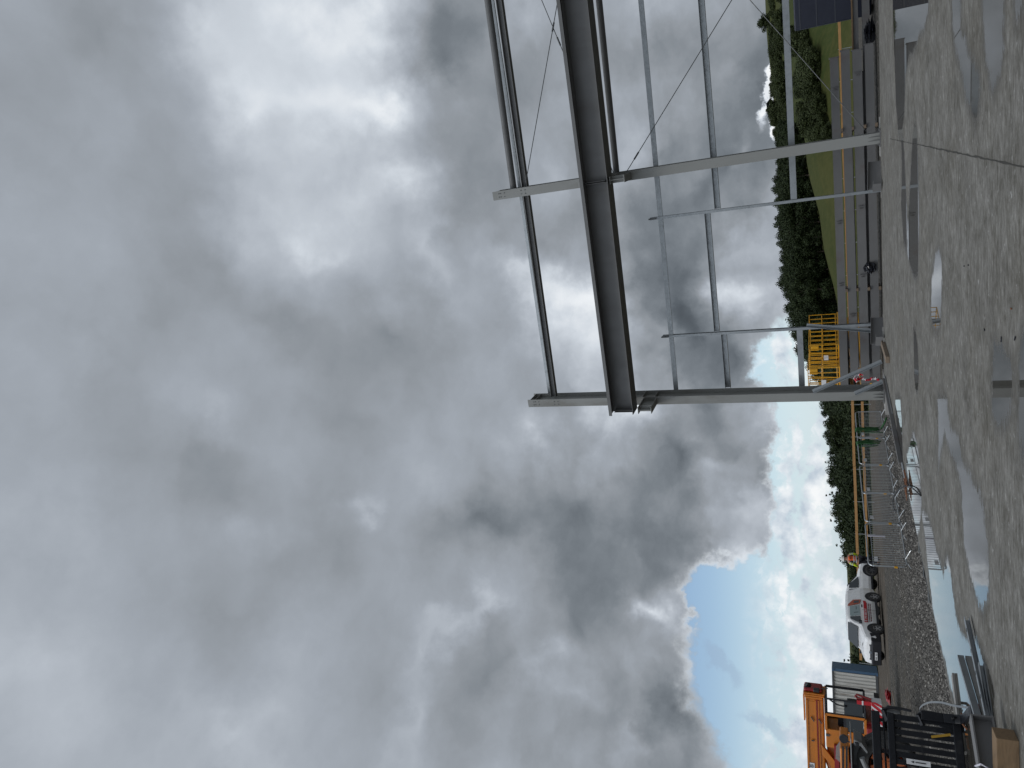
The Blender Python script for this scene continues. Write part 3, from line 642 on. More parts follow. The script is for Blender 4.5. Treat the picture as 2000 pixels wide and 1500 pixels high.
crumple('plastic_sheet', Vector((13.1, 31.4, .02)), (.70, .30, .40), 'film', 9, 'torn black polythene heap at the foot of the navy cabin', 'plastic', amp=1.2)

# dark navy cabin at the right edge
r = empty('site_cabin', (13.95 + 3.03*math.cos(-.41) - 1.2*math.sin(-.41), 32.0 + 3.03*math.sin(-.41) + 1.2*math.cos(-.41), -.15), -.41); tag(r, 'tall dark navy panelled steel cabin at the right end of the stack', 'cabin')
m = MB(); m.box((0, 0, 1.47), (6.06, 2.4, 2.82)); m.build('body', M['navy'], r, bev=.05)
for z in (.68, 1.36, 2.04, 2.66):
    m = MB(); m.box((0, -1.206, z), (6.0, .012, .035)); m.build('seam_strip', mat('cabin seam', (.055, .06, .075), .45), r) if z == .68 else m.build('seam_strip', bpy.data.materials['cabin seam'], r)
for x in (-2.5, 2.5):
    m = MB(); m.box((x, 0, .03), (.3, 2.3, .055)); m.build('skid', M['plank'], r)

# ---------------------------------------------------------------- timber rail fence along the far side
FYB = 52.2
def FZ(z): return z
fr = empty('edge_fence', (0, FYB, yard(FYB))); tag(fr, 'long fence of two brown timber rails on thin pale steel posts', 'fence')
inv = Matrix.Translation(-fr.location)
xs = [-18.7 + 4.2*i for i in range(15)]
for (za, zb, h) in ((.74, .74, .16), (.17, .17, .15)):
    for i in range(len(xs) - 1):
        if za < .5 and xs[i] > -3: continue
        j = .018*math.sin(i*2.3 + h*9); m = MB(); m.bar((xs[i] + .01, FYB, za + j), (xs[i+1] - .01, FYB, zb - j*.7), .05, h); o = m.build('rail', M['timber'], fr); o.matrix_parent_inverse = inv
for i in range(30):
    x = -18.9 + 2.1*i; m = MB(); m.tube((x, FYB + .05, -.4), (x, FYB + .05, .86), .024, 6); o = m.build('post', M['galvb'], fr); o.matrix_parent_inverse = inv

# ---------------------------------------------------------------- scissor lifts beyond the stack
def scissor(x, y, rz, label, ext, seed):
    r = empty('scissor_lift', (x, y, -.22), rz); tag(r, label, 'scissor lift', 'yellow scissor lifts behind the stack')
    W_, Lh = 1.35, 2.5
    m = MB(); m.box((0, 0, .55), (W_ - .1, Lh, .38)); m.box((0, 0, .80), (W_, Lh, .06)); m.build('chassis', M['yellow'], r, bev=.02)
    for sx_ in (-1, 1):
        m = MB(); m.box((sx_*(W_/2 + .01), -.1, .55), (.16, 1.5, .30)); m.build('side_tray', M['yellow'], r, bev=.02)
        for yy in (-.85, .85):
            m = MB(); m.lathe([(.14, -.12), (.33, -.13), (.37, -.08), (.37, .08), (.33, .13), (.14, .12)], (sx_*(W_/2 - .02), yy, .37), 'X', 20); w = m.build('wheel', M['rubber'], r, smooth=False)
            h = MB(); h.lathe([(0, -.1), (.15, -.1), (.17, -.05), (.17, .05), (.15, .1), (0, .1)], (sx_*(W_/2 - .02), yy, .37), 'X', 14); h.build('rim', M['yellow'], w)
    m = MB()
    for kk in range(4):
        z = .92 + kk*.12
        for sx_ in (-1, 1):
            m = MB(); m.bar((sx_*(.42 - .03*kk % 2), -1.15, z), (sx_*.42, 1.15, z + .09), .05, .10); m.build('scissor_arm', M['dgrey'] if kk % 2 else M['yellow'], r)
    zd = 1.46
    m = MB(); m.box((0, 0, zd), (W_, Lh + .15, .06)); m.build('platform_deck', M['dgrey'], r)
    m = MB()
    for sy in (-1, 1): m.box((0, sy*(Lh/2 + .06), zd + .14), (W_ + .02, .03, .26))
    for sx_ in (-1, 1): m.box((sx_*(W_/2 - .005), 0, zd + .14), (.03, Lh + .06, .26))
    m.build('toe_board', M['yellow'], r)
    m = MB(); m.box((0, -(Lh/2 + .10), zd + .07), (W_*.98, .03, .34)); m.build('deck_skirt', M['yellow'], r)
    m = MB(); h = 1.58 + ext; rr = .021
    X, Y = W_/2 - .04, Lh/2
    c4 = [(-X, -Y), (X, -Y), (X, Y), (-X, Y)]
    for a in range(4):
        p, q = c4[a], c4[(a + 1) % 4]
        for z in (h, .85*(h - .1)*.72 + .08, .34):
            z = {0: h}.get(0) if z == h else z
            m.path([(p[0], p[1], zd + z), (q[0], q[1], zd + z)], rr)
        nn = 5 if a % 2 == 0 else 7
        for i in range(nn):
            t = i/nn; px, py = p[0] + (q[0] - p[0])*t, p[1] + (q[1] - p[1])*t; m.tube((px, py, zd + .03), (px, py, zd + h), rr*.95, 6)
    m.path([(-X + .1, -Y - .01, zd + .3), (-X + .25, -Y - .01, zd + h)], rr); m.path([(X - .5, -Y - .01, zd + .3), (X - .42, -Y - .01, zd + h)], rr)
    m.build('guard_rail', M['yellow'], r)
    m = MB(); m.box((X - .2, -Y + .12, zd + h - .25), (.26, .2, .34)); m.build('control_box', M['yellow'], r, bev=.02)
    m = MB(); m.box((-.1, -Y - .035, zd + .92 if seed else zd + .80), (.28, .01, .20)); m.build('notice_plate', M['sign'], r)
    m = MB(); m.box((.30 if seed else -.35, -Y - .122, zd + .07), (.55, .008, .22)); pl = m.build('maker_panel', M['redband'], r)
    return r
scissor(.02, 37.9, WALL_RZ + .04, 'nearer yellow scissor lift, its cage beside the left column', .0, 1)
scissor(1.62, 38.7, WALL_RZ - .35, 'yellow scissor lift turned sideways, right of the other lift', -.06, 0)

# ---------------------------------------------------------------- grey shipping container with a blue corner, left
c0 = G(1715, 1318, -.33); r = empty('shipping_container', c0, math.atan2(.16, 1))
tag(r, 'weathered pale corrugated shipping container with a blue end behind the crane', 'container')
Lc, Wc, Hc = 6.06, 2.44, 2.90
m = MB(); n = 26; pr = []
for i in range(n):
    x0 = -.12 - (Lc - .24)*i/n; w = (Lc - .24)/n; pr += [(x0, 0), (x0 - w*.30, 0), (x0 - w*.5, .045), (x0 - w*.8, .045)]
vs = []; 
for x, y in pr: vs += [(x, y + .02, .16), (x, y + .02, Hc - .12)]
m.add(vs, [(2*i, 2*i + 2, 2*i + 3, 2*i + 1) for i in range(len(pr) - 1)]); m.build('side_wall', M['corr'], r)
m = MB(); m.box((-Lc/2, .62 + Wc/2 - .5, Hc/2), (Lc - .1, Wc - .2, Hc - .1)); m.build('shell', M['corr'], r)
m = MB(); m.box((-Lc/2, .01, Hc - .06), (Lc, .08, .12)); m.build('top_rail', M['dgrey'], r); m = MB(); m.box((-Lc/2, .01, .08), (Lc, .08, .16)); m.build('bottom_rail', M['dgrey'], r)
m = MB(); m.box((.0, Wc/2, Hc/2), (.16, Wc, Hc)); m.build('end_frame', M['blue'], r)
for z in (.06, Hc - .06):
    for x in (0, -Lc): m = MB(); m.box((x, .02, z), (.18, .17, .12)); m.build('corner_casting', M['blue'] if x == 0 else M['dgrey'], r)

# ---------------------------------------------------------------- crowd control barriers beside the slab
BN = [(-1.62, 33.3), (-2.55, 31.25), (-3.35, 29.15), (-4.02, 26.9), (-4.62, 24.75), (-5.42, 22.7)]
def barrier():
    r = empty('crowd_barrier'); tag(r, 'crowd barrier', 'crowd barrier', 'steel crowd barriers in line beside the slab')
    Wd, z0, z1, rc = 2.18, .14, 1.10, .13
    pts = []
    for cx, cz, a0 in ((Wd/2 - rc, z0 + rc, -90), (Wd/2 - rc, z1 - rc, 0), (-Wd/2 + rc, z1 - rc, 90), (-Wd/2 + rc, z0 + rc, 180)):
        for i in range(5):
            a = R(a0 + 90*i/4); pts.append((cx + rc*math.cos(a), 0, cz + rc*math.sin(a)))
    pts.append(pts[0]); pts.append(pts[1])
    m = MB(); m.path(pts, .021, 7); m.build('frame', M['galvb'], r)
    m = MB(); m.tube((-Wd/2, 0, .98), (Wd/2, 0, .98), .010, 6)
    for i in range(1, 19):
        x = -Wd/2 + Wd*i/19; m.tube((x, 0, z0 + .01), (x, 0, .98), .0065, 5, cap=False)
    m.build('infill_bars', M['galvb'], r)
    for x in (-.72, .72):
        m = MB(); m.path([(x, -.30, .012), (x, -.28, .03), (x, -.02, .15), (x, .02, .15), (x, .28, .03), (x, .30, .012)], .014, 5); m.build('foot', M['galvb'], r)
    m = MB(); m.tube((Wd/2 + .03, 0, .38), (Wd/2 + .03, 0, .46), .03, 6); m.build('hook', M['yellow'], r)
    m = MB(); m.box((Wd/2 - .34, -.012, .90), (.22, .006, .10)); m.build('owner_plate', M['sign'], r)
    return r
blabels = ['farthest crowd barrier, beside the left column with one green sling over it', 'crowd barrier second from the left column, green sling at its near end', 'middle crowd barrier of the line beside the slab', 'crowd barrier overlapping its neighbour, fourth from the column', 'nearest crowd barrier, in front of the person in orange']
b0 = barrier()
for i in range(5):
    o = b0 if i == 0 else copy_tree(b0)
    p, q = Vector((*BN[i], 0)), Vector((*BN[i+1], 0)); d = q - p; o.location = ((p + q)/2).to_tuple()[:2] + (-.15,); o.rotation_euler = (R([1, -1.5, 2, -2, 1][i]), 0, math.atan2(d.y, d.x)); o.scale = (d.length/2.2, 1, 1); o['label'] = blabels[i]
def BP(i, t, z, off=0.0):
    p, q = Vector((*BN[i], 0)), Vector((*BN[i+1], 0)); d = (q - p).normalized(); return p.lerp(q, t) + Vector((-d.y, d.x, 0))*off + Vector((0, 0, z - .15))
def sling(i, t, w, l1, l2, label, tail=None):
    p, q = Vector((*BN[i], 0)), Vector((*BN[i+1], 0)); d = (q - p).normalized()
    m = MB()
    for k in range(9):
        f = (k - 4)*w/9; b = BP(i, t, 0) + d*f; rnd = random.Random(k*7 + i); e = Vector((-d.y, d.x, 0))
        pts = [b + e*(.03 + .05*rnd.random()) + d*rnd.uniform(-.035, .035) + Vector((0, 0, z)) for z in [1.10 - l1*rnd.uniform(.85, 1)*j/5 for j in range(5, -1, -1)]]
        pts += [b + Vector((0, 0, 1.145))] + [b - e*(.03 + .06*rnd.random()) + d*rnd.uniform(-.045, .045) + Vector((0, 0, z)) for z in [1.10 - l2*rnd.uniform(.7, 1)*j/6 for j in range(7)]]
        m.path(pts, .017, 5)
    if tail: m.path([BP(i, t, .25, -.05), BP(i, t, .1, -.2), BP(i, t, .02, -.5)] if tail < 0 else [BP(i, t, .25, .05), BP(i, t, .12, .3), BP(i, t, .05, .55)], .035, 5)
    return tag(m.build('lifting_sling', M['sling'], smooth=True), label, 'sling', 'green slings hung over the barriers')
sling(0, .72, .24, .85, .95, 'long green webbing sling draped over the farthest barrier', 1); sling(1, .22, .30, .8, .72, 'shorter green webbing sling draped left of the long one')
m = MB(); m.box(BP(4, .30, .83, -.03), (.02, .34, .46), Matrix.Rotation(.1, 3, 'Z')); tag(m.build('white_rag', M['white_rag']), 'pale folded cloth hanging on the nearest barrier', 'cloth')

# ---------------------------------------------------------------- bits along the slab edge
def lattice(n0, n1, s, z, label, rz=0.0):
    a, b = B(s, n0, z), B(s + rz, n1, z); d = (b - a); Ln = d.length; d.normalize(); e = Vector((-d.y, d.x, 0)); r = empty('lattice_spacer', (a + b)/2); tag(r, label, 'lattice girder', 'zigzag lattice girders along the slab edge')
    inv = Matrix.Translation(-r.location)
    for off, z_ in ((-.16, 0), (.16, 0)):
        m = MB(); m.tube(a + e*off, b + e*off, .013, 6); o = m.build('chord', M['rod'], r); o.matrix_parent_inverse = inv
    n = int(Ln/.42); 
    for i in range(n):
        p = a + d*(Ln*i/n) + e*(.16 if i % 2 else -.16); q = a + d*(Ln*(i + 1)/n) + e*(-.16 if i % 2 else .16); m = MB(); m.bar(p, q + Vector((0, 0, .04)), .035, .02); o = m.build('diagonal', M['galvb'], r); o.matrix_parent_inverse = inv
lattice(-3.2, -6.6, .42, -.11, 'far zigzag lattice girder beyond the grey edge channel', -.05); lattice(-7.4, -9.9, .38, -.11, 'middle zigzag lattice girder between the barriers and puddle', .02); lattice(-10.3, -13.2, .30, -.11, 'nearest zigzag lattice girder, ending near the open stones', -.08)
r = empty('edge_channel', B(.86, -4.0, .0)); tag(r, 'long grey steel channel lying on the slab edge from the left column', 'steel channel')
m = MB(); m.csec(B(.98, -1.2, .06), B(.90, -8.0, .06), .11, .07, up=(0, 0, 1), side=-1); o = m.build('web', M['steelb'], r); o.matrix_parent_inverse = Matrix.Translation(-r.location)
for n in (-4.6, -5.4):
    m = MB(); m.tube(B(.86, n, .10), B(.80, n, .10), .05, 8); o = m.build('hole_plug', M['black'], r); o.matrix_parent_inverse = Matrix.Translation(-r.location)
m = MB(); m.bar(B(.95, -.9, .03), B(.95, -4.5, .03), .16, .03); tag(m.build('steel_flat', M['galvb']), 'pale flat steel strip lying beside the grey edge channel', 'steel strip')
m = MB(); m.path([B(.92, -8.0, .03), B(.86, -9.0, .02), B(1.02, -9.6, .015)], .03, 6); tag(m.build('edge_pipe', M['galvb']), 'short pale bent pipe at the end of the grey edge channel', 'pipe')
cab = [G(1775, 948, .02), G(1764, 951, .10), G(1753, 958, .14), G(1746, 970, .12), G(1744, 984, .06), G(1748, 997, -.05), G(1756, 999, -.1), G(1757, 990, -.1)]
def smooth_path(pts, k=6):
    out = []; P = [pts[0]] + pts + [pts[-1]]
    for i in range(1, len(P) - 2):
        for j in range(k):
            t = j/k; a, b, c, d = P[i-1], P[i], P[i+1], P[i+2]
            out.append(.5*((2*b) + (-a + c)*t + (2*a - 5*b + 4*c - d)*t*t + (-a + 3*b - 3*c + d)*t**3))
    return out + [pts[-1]]
m = MB(); m.path(smooth_path(cab), .020, 6); tag(m.build('hose_loop', M['cable'], smooth=True), 'black hose looping up from the slab edge over the barrier foot', 'hose')
m = MB(); m.path(smooth_path([G(1776, 948, .02), G(1782, 953, .05), G(1790, 960, .03), G(1798, 968, .02)]), .016, 6); tag(m.build('hose_end', M['cable'], smooth=True), 'short black hose end lying over the edge of the puddle', 'hose')
m = MB(); m.path(smooth_path([B(.2, -12.0, -.10), B(.32, -12.6, -.06), B(.5, -13.2, -.10), B(.55, -12.4, -.1), B(.3, -11.9, -.1)]), .014, 5); tag(m.build('wire_loop', M['cable'], smooth=True), 'thin black wire loop on the stones below the nearest barrier', 'wire')
r = empty('rebar_cage', B(1.0, -9.35, 0)); tag(r, 'small rusty reinforcement cage at the slab edge', 'reinforcement'); inv = Matrix.Translation(-r.location)
for dn in (-.12, -.04, .04, .12): m = MB(); m.tube(B(.62, -9.35 + dn*2, .05), B(1.25, -9.35 + dn*2, .05), .012, 6); o = m.build('bar', M['rust'], r); o.matrix_parent_inverse = inv
for ds in (-.1, .15): m = MB(); m.tube(B(1 + ds, -9.8, .06), B(1 + ds, -8.9, .06), .014, 6); o = m.build('link', M['rust'], r); o.matrix_parent_inverse = inv

# channel offcuts standing at the wind posts
def offcut(loc, rz, Ln, H, label, tilt=0.0, short=True):
    r = empty('channel_offcut', loc, rz); r.rotation_euler[1] = tilt; tag(r, label, 'steel channel')
    m = MB(); m.csec((-Ln/2, 0, H/2), (Ln/2, 0, H/2), H, .16, .012, side=1); m.build('channel', M['steelb'], r)
    if short:
        m = MB(); m.csec((Ln/2 + .02, -.03, H*.32), (Ln/2 + .02, .55, H*.32), H*.6, .14, .012); m.build('stub', M['steelb'], r)
    return r
offcut(B(8.0, -.05, .0), WALL_RZ + math.pi + .55, 1.05, .42, 'grey channel offcut standing on edge right of the middle wind post', -.05)
offcut(B(2.50, -.10, .0), WALL_RZ + math.pi + .85, 1.15, .42, 'grey channel offcut standing on edge at the left wind post', -.05)
m = MB(); m.bar(G(1726, 664) + Vector((0, 0, .06)), G(1738, 703) + Vector((0, 0, .06)), .22, .12); tag(m.build('timber_baulk', M['oldtimber'], bev=.01), 'brown timber baulk on the slab between wind post and left column', 'timber')
m = MB(); m.bar(G(1727, 640) + Vector((0, 0, .03)), G(1729, 668) + Vector((0, 0, .03)), .10, .06); tag(m.build('timber_offcut', M['plank']), 'pale short offcut touching the brown timber baulk', 'timber')
# red and white tape knotted on a post
r = empty('barrier_tape', SP(TL + .2, -.6, .1)); 
m = MB(); p0 = OY(1671, 738, 32.5); pts = [OY(x, y, 32.5) for x, y in ((1672, 733), (1676, 741), (1684, 739), (1692, 742), (1700, 741), (1708, 739), (1716, 742))]
bpy.data.objects.remove(r)
tm = bpy.data.materials.new('red white tape'); tm.use_nodes = True; N_ = NT(tm.node_tree); P_ = N_.node('ShaderNodeTexCoord').outputs['Object']
wv = N_.node('ShaderNodeTexWave', bands_direction='DIAGONAL'); N_.l.new(P_, wv.inputs[0]); wv.inputs['Scale'].default_value = 1.6
N_.set(N_.n['Principled BSDF'].inputs['Base Color'], N_.mix(N_.mr(wv.outputs['Fac'], .49, .51), (.62, .02, .04), (.72, .68, .70)))
m.path([p + Vector((random.uniform(-.02, .02), random.uniform(-.03, .03), 0)) for p in smooth_path(pts, 3)], [.035 + .03*random.random() for _ in range(19)], 5)
m.path([OY(1672, 733, 32.5), OY(1669, 739, 32.4), OY(1673, 745, 32.4), OY(1678, 742, 32.5)], .05, 5)
m.path([OY(1675, 734, 32.5), OY(1680, 731, 32.4), OY(1686, 733, 32.4)], .035, 5)
tag(m.build('barrier_tape', tm), 'knotted red and white barrier tape hanging beside the left column', 'tape')

# ---------------------------------------------------------------- shelter on the hill
p = OY(1513, 212, 350); r = empty('hilltop_shelter', (p.x, 350, tz(p.x, 350) - .2)); tag(r, 'small dark open shelter silhouetted on the hilltop', 'shelter')
m = MB(); m.prism([(-4.6, 1.2), (-3.0, 2.9), (2.2, 3.4), (4.4, 1.6), (4.2, 1.3), (2.2, 3.0), (-2.8, 2.5), (-4.4, .9)], -2, 2); m.build('roof', M['roof'], r)
m = MB(); m.box((-.5, 0, 1.4), (4.6, 3, 2.8)); m.build('wall', M['roof'], r)
# ---------------------------------------------------------------- trees and hedges
def leaf_cloud(rnd, lobes, count, size, flat=.8):
    m = MB(); tot = sum(l[1]**2 for l in lobes)
    for (c, rad) in lobes:
        for _ in range(int(count*rad*rad/tot)):
            d = Vector((rnd.gauss(0, 1), rnd.gauss(0, 1), rnd.gauss(0, 1))).normalized(); q = rad*(rnd.random()**.35)*rnd.uniform(.82, 1.12)
            p = c + Vector((d.x*q, d.y*q, d.z*q*flat))
            a = Vector((rnd.gauss(0, 1), rnd.gauss(0, 1), rnd.gauss(0, .7))).normalized(); b = a.cross(d + Vector((.1, .2, .3))).normalized(); s = size*rnd.uniform(.6, 1.3)
            m.add([p - a*s, p + b*s*.7, p + a*s, p - b*s*.7], [(0, 1, 2, 3)])
    return m
def tree_proto(seed, h, w, conifer=False):
    rnd = random.Random(seed); r = empty('broadleaf_tree' if not conifer else 'pointed_tree')
    lobes = []
    if conifer:
        for i in range(9):
            t = i/8; rr = w*.5*(1 - t*.85)
            for k in range(3 if t < .7 else 1):
                a = rnd.random()*6.28; lobes.append((Vector((math.cos(a)*rr*.45, math.sin(a)*rr*.45, h*(.18 + .78*t))), max(.35, rr*.62)))
    else:
        for i in range(6): a = rnd.random()*6.28; lobes.append((Vector((math.cos(a)*w*.30, math.sin(a)*w*.30, h*rnd.uniform(.06, .20))), w*rnd.uniform(.16, .22)))
        for i in range(15):
            a = rnd.random()*6.28; q = rnd.random()**.5*w*.36; z = h*rnd.uniform(.22, .80); q *= (1.15 - abs(z/h - .5)); lobes.append((Vector((math.cos(a)*q, math.sin(a)*q, z)), w*rnd.uniform(.15, .25)))
        lobes.append((Vector((0, 0, h*.84)), w*.19)); lobes.append((Vector((0, 0, h*.5)), w*.3))
    leaf_cloud(rnd, lobes, 5200, .22 if not conifer else .17, .85).build('crown', M['leaf'], r)
    m = MB(); m.path([(0, 0, -.8), (.05, 0, h*.2), (-.05, .1, h*.45), (.1, 0, h*.75)], [h*.028, h*.022, h*.014, h*.005], 7)
    for i in range(5):
        a = rnd.random()*6.28; m.tube((0, 0, h*(.25 + .09*i)), (math.cos(a)*w*.28, math.sin(a)*w*.28, h*(.42 + .09*i)), h*.009, 5, h*.003)
    m.build('trunk', M['bark'], r); return r
protos = [tree_proto(1, 10, 8), tree_proto(2, 10, 7), tree_proto(3, 10, 6.4), tree_proto(4, 10, 9), tree_proto(5, 10, 4.6, True)]
used = set()
def plant(k, x, y, h, label, group, ws=1.0, z=None):
    o = protos[k] if k not in used else copy_tree(protos[k]); used.add(k)
    o.location = (x, y, (tz(x, y) if z is None else z) - .3); f = h/10; o.scale = (f*ws, f*ws, f); o.rotation_euler = (0, 0, rt_.random()*6.28)
    o['label'] = label; o['category'] = 'tree'; o['group'] = group; return o
rt_ = random.Random(11)
TOP = [(252,1512),(262,1506),(275,1503),(290,1508),(310,1511),(325,1506),(345,1499),(370,1500),(400,1501),(430,1498),(455,1503),(475,1508),(500,1506),(530,1507),(560,1509),(585,1514),(610,1517),(640,1530),(665,1534),(690,1545),(712,1562),(740,1575),(790,1591),(820,1594),(850,1600),(900,1603),(950,1606),(1000,1612),(1050,1622),(1100,1634),(1130,1646),(1155,1655),(1190,1664),(1230,1662),(1252,1653),(1275,1646),(1295,1641),(1310,1642),(1330,1648),(1400,1650),(1500,1650)]
def topv(y):
    for i in range(len(TOP) - 1):
        if y <= TOP[i+1][0]:
            t = (y - TOP[i][0])/(TOP[i+1][0] - TOP[i][0]); return TOP[i][1] + (TOP[i+1][1] - TOP[i][1])*max(0, t)
    return TOP[-1][1]
GW, GL = 'trees of the wood on the hillside', 'trees beyond the yard fence'
LW, LL = 'dark green broadleaf tree crowded into the wood behind the steel frame', 'dark green tree in the belt beyond the timber fence'
y = 254
while y < 705:
    for row in range(4):
        Y = 212 + row*14 + rt_.uniform(-4, 4); yy = y + rt_.uniform(-7, 7)
        p = OY(topv(yy) + (3 - row)*6 + abs(rt_.gauss(0, 5)), yy, Y); g = tz(p.x, Y); h = max(5.5, p.z - g)
        if row == 0: h = min(h, 14)
        plant(rt_.randrange(4), p.x, Y, min(h, 17), LW, GW, ws=min(1.15, 9/h))
    y += 17
y = 716
while y < 1345:
    for row in range(4):
        Y = (92, 118, 142, 165)[row] + rt_.uniform(-8, 8); yy = y + rt_.uniform(-8, 8)
        p = OY(topv(yy) + (3 - row)*(9 if yy < 1150 else 3) + abs(rt_.gauss(0, 4)), yy, Y); g = tz(p.x, Y); h = max(4, p.z - g)
        if 795 < yy < 880 and row in (1, 2): continue
        con = rt_.random() < (.45 if yy > 900 else .15)
        plant(4 if con else rt_.randrange(4), p.x, Y, h, LL, GL, ws=(min(1.0, 6.5/h) if not con else 1.0))
    y += 19
# trees and scrub dotted over the grazed hill at the right
hb = [tree_proto(21, 5, 6.5), tree_proto(22, 4, 7)]
for q in hb:
    q.name = 'hedge_bush'
    for c in q.children:
        if c.name.startswith('crown'): c.data.materials[0] = M['scrub']
hu = set()
def hit(x, y):
    d = ray(x, y); t = 58/d.y
    while t < 900/d.y:
        p = CAMP + d*t
        if p.z < tz(p.x, p.y): return p
        t += 1.5/d.y
    return None
def bush(x, y, h, label=None, k=None, ws=1.0):
    p = hit(x, y)
    if p is None: p = OY(x, y, 345); p.z = tz(p.x, 345)
    k = rt_.randrange(2) if k is None else k
    o = hb[k] if k not in hu else copy_tree(hb[k]); hu.add(k)
    o.location = (p.x, p.y, tz(p.x, p.y) - .3); f = h/(5, 4)[k]; o.scale = (f*ws, f*ws, f); o.rotation_euler = (0, 0, rt_.random()*6.28)
    o['label'] = label or 'rounded dark bush in the hedges and scrub of the grazed hill'; o['category'] = 'bush'; 
    if label is None: o['group'] = 'bushes dotted over the hill'
    else:
        if 'group' in o: del o['group']
bush(1503, 41, 5.0, 'lone bushy tree standing on the bare skyline at the right', 0)
for (xa, ya, xb, yb, n, h) in [(1512,0,1518,90,7,3.2), (1528,-10,1530,90,7,3.2), (1524,95,1533,200,9,3.8), (1536,120,1545,260,11,4), (1518,150,1524,200,4,3.6), (1520,200,1530,262,6,4.5), (1566,60,1594,112,7,3.6), (1582,104,1604,140,6,3.6), (1590,140,1612,215,10,3.2), (1584,215,1606,270,7,3.6), (1566,150,1572,178,3,3), (1604,190,1626,262,8,3), (1560,60,1575,75,3,4)]:
    for i in range(n):
        t = i/max(1, n - 1); bush(xa + (xb - xa)*t + rt_.gauss(0, 2.5), ya + (yb - ya)*t + rt_.gauss(0, 4), h*rt_.uniform(.6, 1.15))
# ---------------------------------------------------------------- vehicles
def loft(st):
    "st: x, z bottom, z shoulder, z roof, half width low, half width top"
    rings = []
    for (x, zb, zs, zr, hw, ht) in st:
        cr = .05 if zr - zs > .3 else .04
        h = [(hw*.93, zb), (hw, zb + (zs - zb)*.3), (hw*.995, zb + (zs - zb)*.75), (hw*.965, zs), (ht + (hw*.96 - ht)*.12, zr - (zr - zs)*.14), (ht - .03, zr - .02), (ht*.6, zr + cr*.6), (0, zr + cr)]
        rings.append([Vector((x, y, z)) for y, z in h] + [Vector((x, -y, z)) for y, z in reversed(h[:-1])])
    n = len(rings[0]); m = MB(); m.add([v for r in rings for v in r], [(i*n + j, i*n + (j+1) % n, (i+1)*n + (j+1) % n, (i+1)*n + j) for i in range(len(rings)-1) for j in range(n)] + [tuple(range(n)), tuple(reversed(range((len(rings)-1)*n, len(rings)*n)))])
    return m
def panel(pts, d=(0, 0, 0)):
    m = MB(); c = sum((Vector(p) for p in pts), Vector())/len(pts); nr = (Vector(pts[1]) - Vector(pts[0])).cross(Vector(pts[-1]) - Vector(pts[0])).normalized()
    a = [Vector(p) + nr*.006 for p in pts]; b = [Vector(p) - nr*.012 for p in pts]; n = len(pts)
    m.add(a + b, [tuple(range(n)), tuple(reversed(range(n, 2*n)))] + [(i, n + i, n + (i+1) % n, (i+1) % n) for i in range(n)]); return m
def wheel(parent, x, y, z, r, w, rimm='alloy', spokes=5):
    s = 1 if y > 0 else -1
    t = MB(); t.lathe([(r*.62, -w/2), (r*.93, -w/2), (r, -w/2 + .03), (r, w/2 - .03), (r*.93, w/2), (r*.62, w/2)], (x, y, z), 'Y', 28)
    tw = t.build('wheel', M['rubber'], parent)
    h = MB(); h.lathe([(r*.64, -w*.4), (r*.64, w*.46), (r*.57, w*.47), (r*.54, w*.15), (r*.54, -w*.4)], (x, y, z), 'Y', 24)
    h.lathe([(0, w*.42), (r*.16, w*.40), (r*.17, w*.25), (0, w*.25)], (x, y, z), 'Y', 12) if s > 0 else h.lathe([(0, -w*.42), (r*.16, -w*.40), (r*.17, -w*.25), (0, -w*.25)], (x, y, z), 'Y', 12)
    for i in range(spokes):
        a = 2*math.pi*i/spokes + .3; h.bar((x + math.cos(a)*r*.12, y + s*w*.33, z + math.sin(a)*r*.12), (x + math.cos(a)*r*.56, y + s*w*.36, z + math.sin(a)*r*.56), r*.16, .03, (0, 1, 0))
    h.build('rim', M[rimm], tw)
    d = MB(); d.lathe([(0, s*w*.05), (r*.54, s*w*.05)], (x, y, z), 'Y', 18); d.build('spoke_shade_disc', M['black'], tw)  # black disc stands in for the shade behind the spokes
    return tw
gz = -.25
pf = G(1727, 1232, gz); pr_ = G(1721.5, 1168, gz); hd = Vector((-.36, -.93, 0)).normalized(); lf = Vector((-hd.y, hd.x, 0))
loc = pf - hd*1.34 - lf*.80
van = empty('small_van', (loc.x, loc.y, gz), math.atan2(hd.y, hd.x)); tag(van, 'white panel van with black bumper and red phone number band, facing left', 'van')
loft([(2.16, .34, .62, .70, .70, .60), (2.10, .30, .74, .84, .80, .70), (1.98, .26, .86, .95, .855, .76), (1.6, .26, .96, 1.06, .885, .76), (1.12, .26, 1.04, 1.17, .895, .74),
      (.80, .26, 1.05, 1.46, .895, .70), (.42, .26, 1.05, 1.73, .895, .67), (.0, .26, 1.05, 1.78, .895, .67), (-1.2, .26, 1.05, 1.79, .895, .67), (-1.95, .28, 1.05, 1.77, .885, .655), (-2.12, .34, 1.03, 1.68, .86, .63), (-2.18, .42, 1.0, 1.30, .83, .70)]).build('body', M['white'], van, bev=.01, smooth=False)
m = MB(); m.prism([(-.86, 0), (-.80, .12), (.80, .12), (.86, 0), (.86, -.30), (.78, -.40), (-.78, -.40), (-.86, -.30)], 0, .26); 
bp = MB(); bp.add([Matrix.Translation((1.93, 0, .64)) @ Matrix.Rotation(R(-90), 4, 'Z') @ Vector((v[0], -v[1] if False else v[1], v[2])) for v in m.v], m.f); 
bp = MB(); bp.hexa([(1.66, -.905, .20), (2.20, -.78, .17), (2.20, .78, .17), (1.66, .905, .20), (1.70, -.91, .72), (2.24, -.80, .64), (2.24, .80, .64), (1.70, .91, .72)]); bmp = bp.build('front_bumper', M['black'], van, bev=.05)
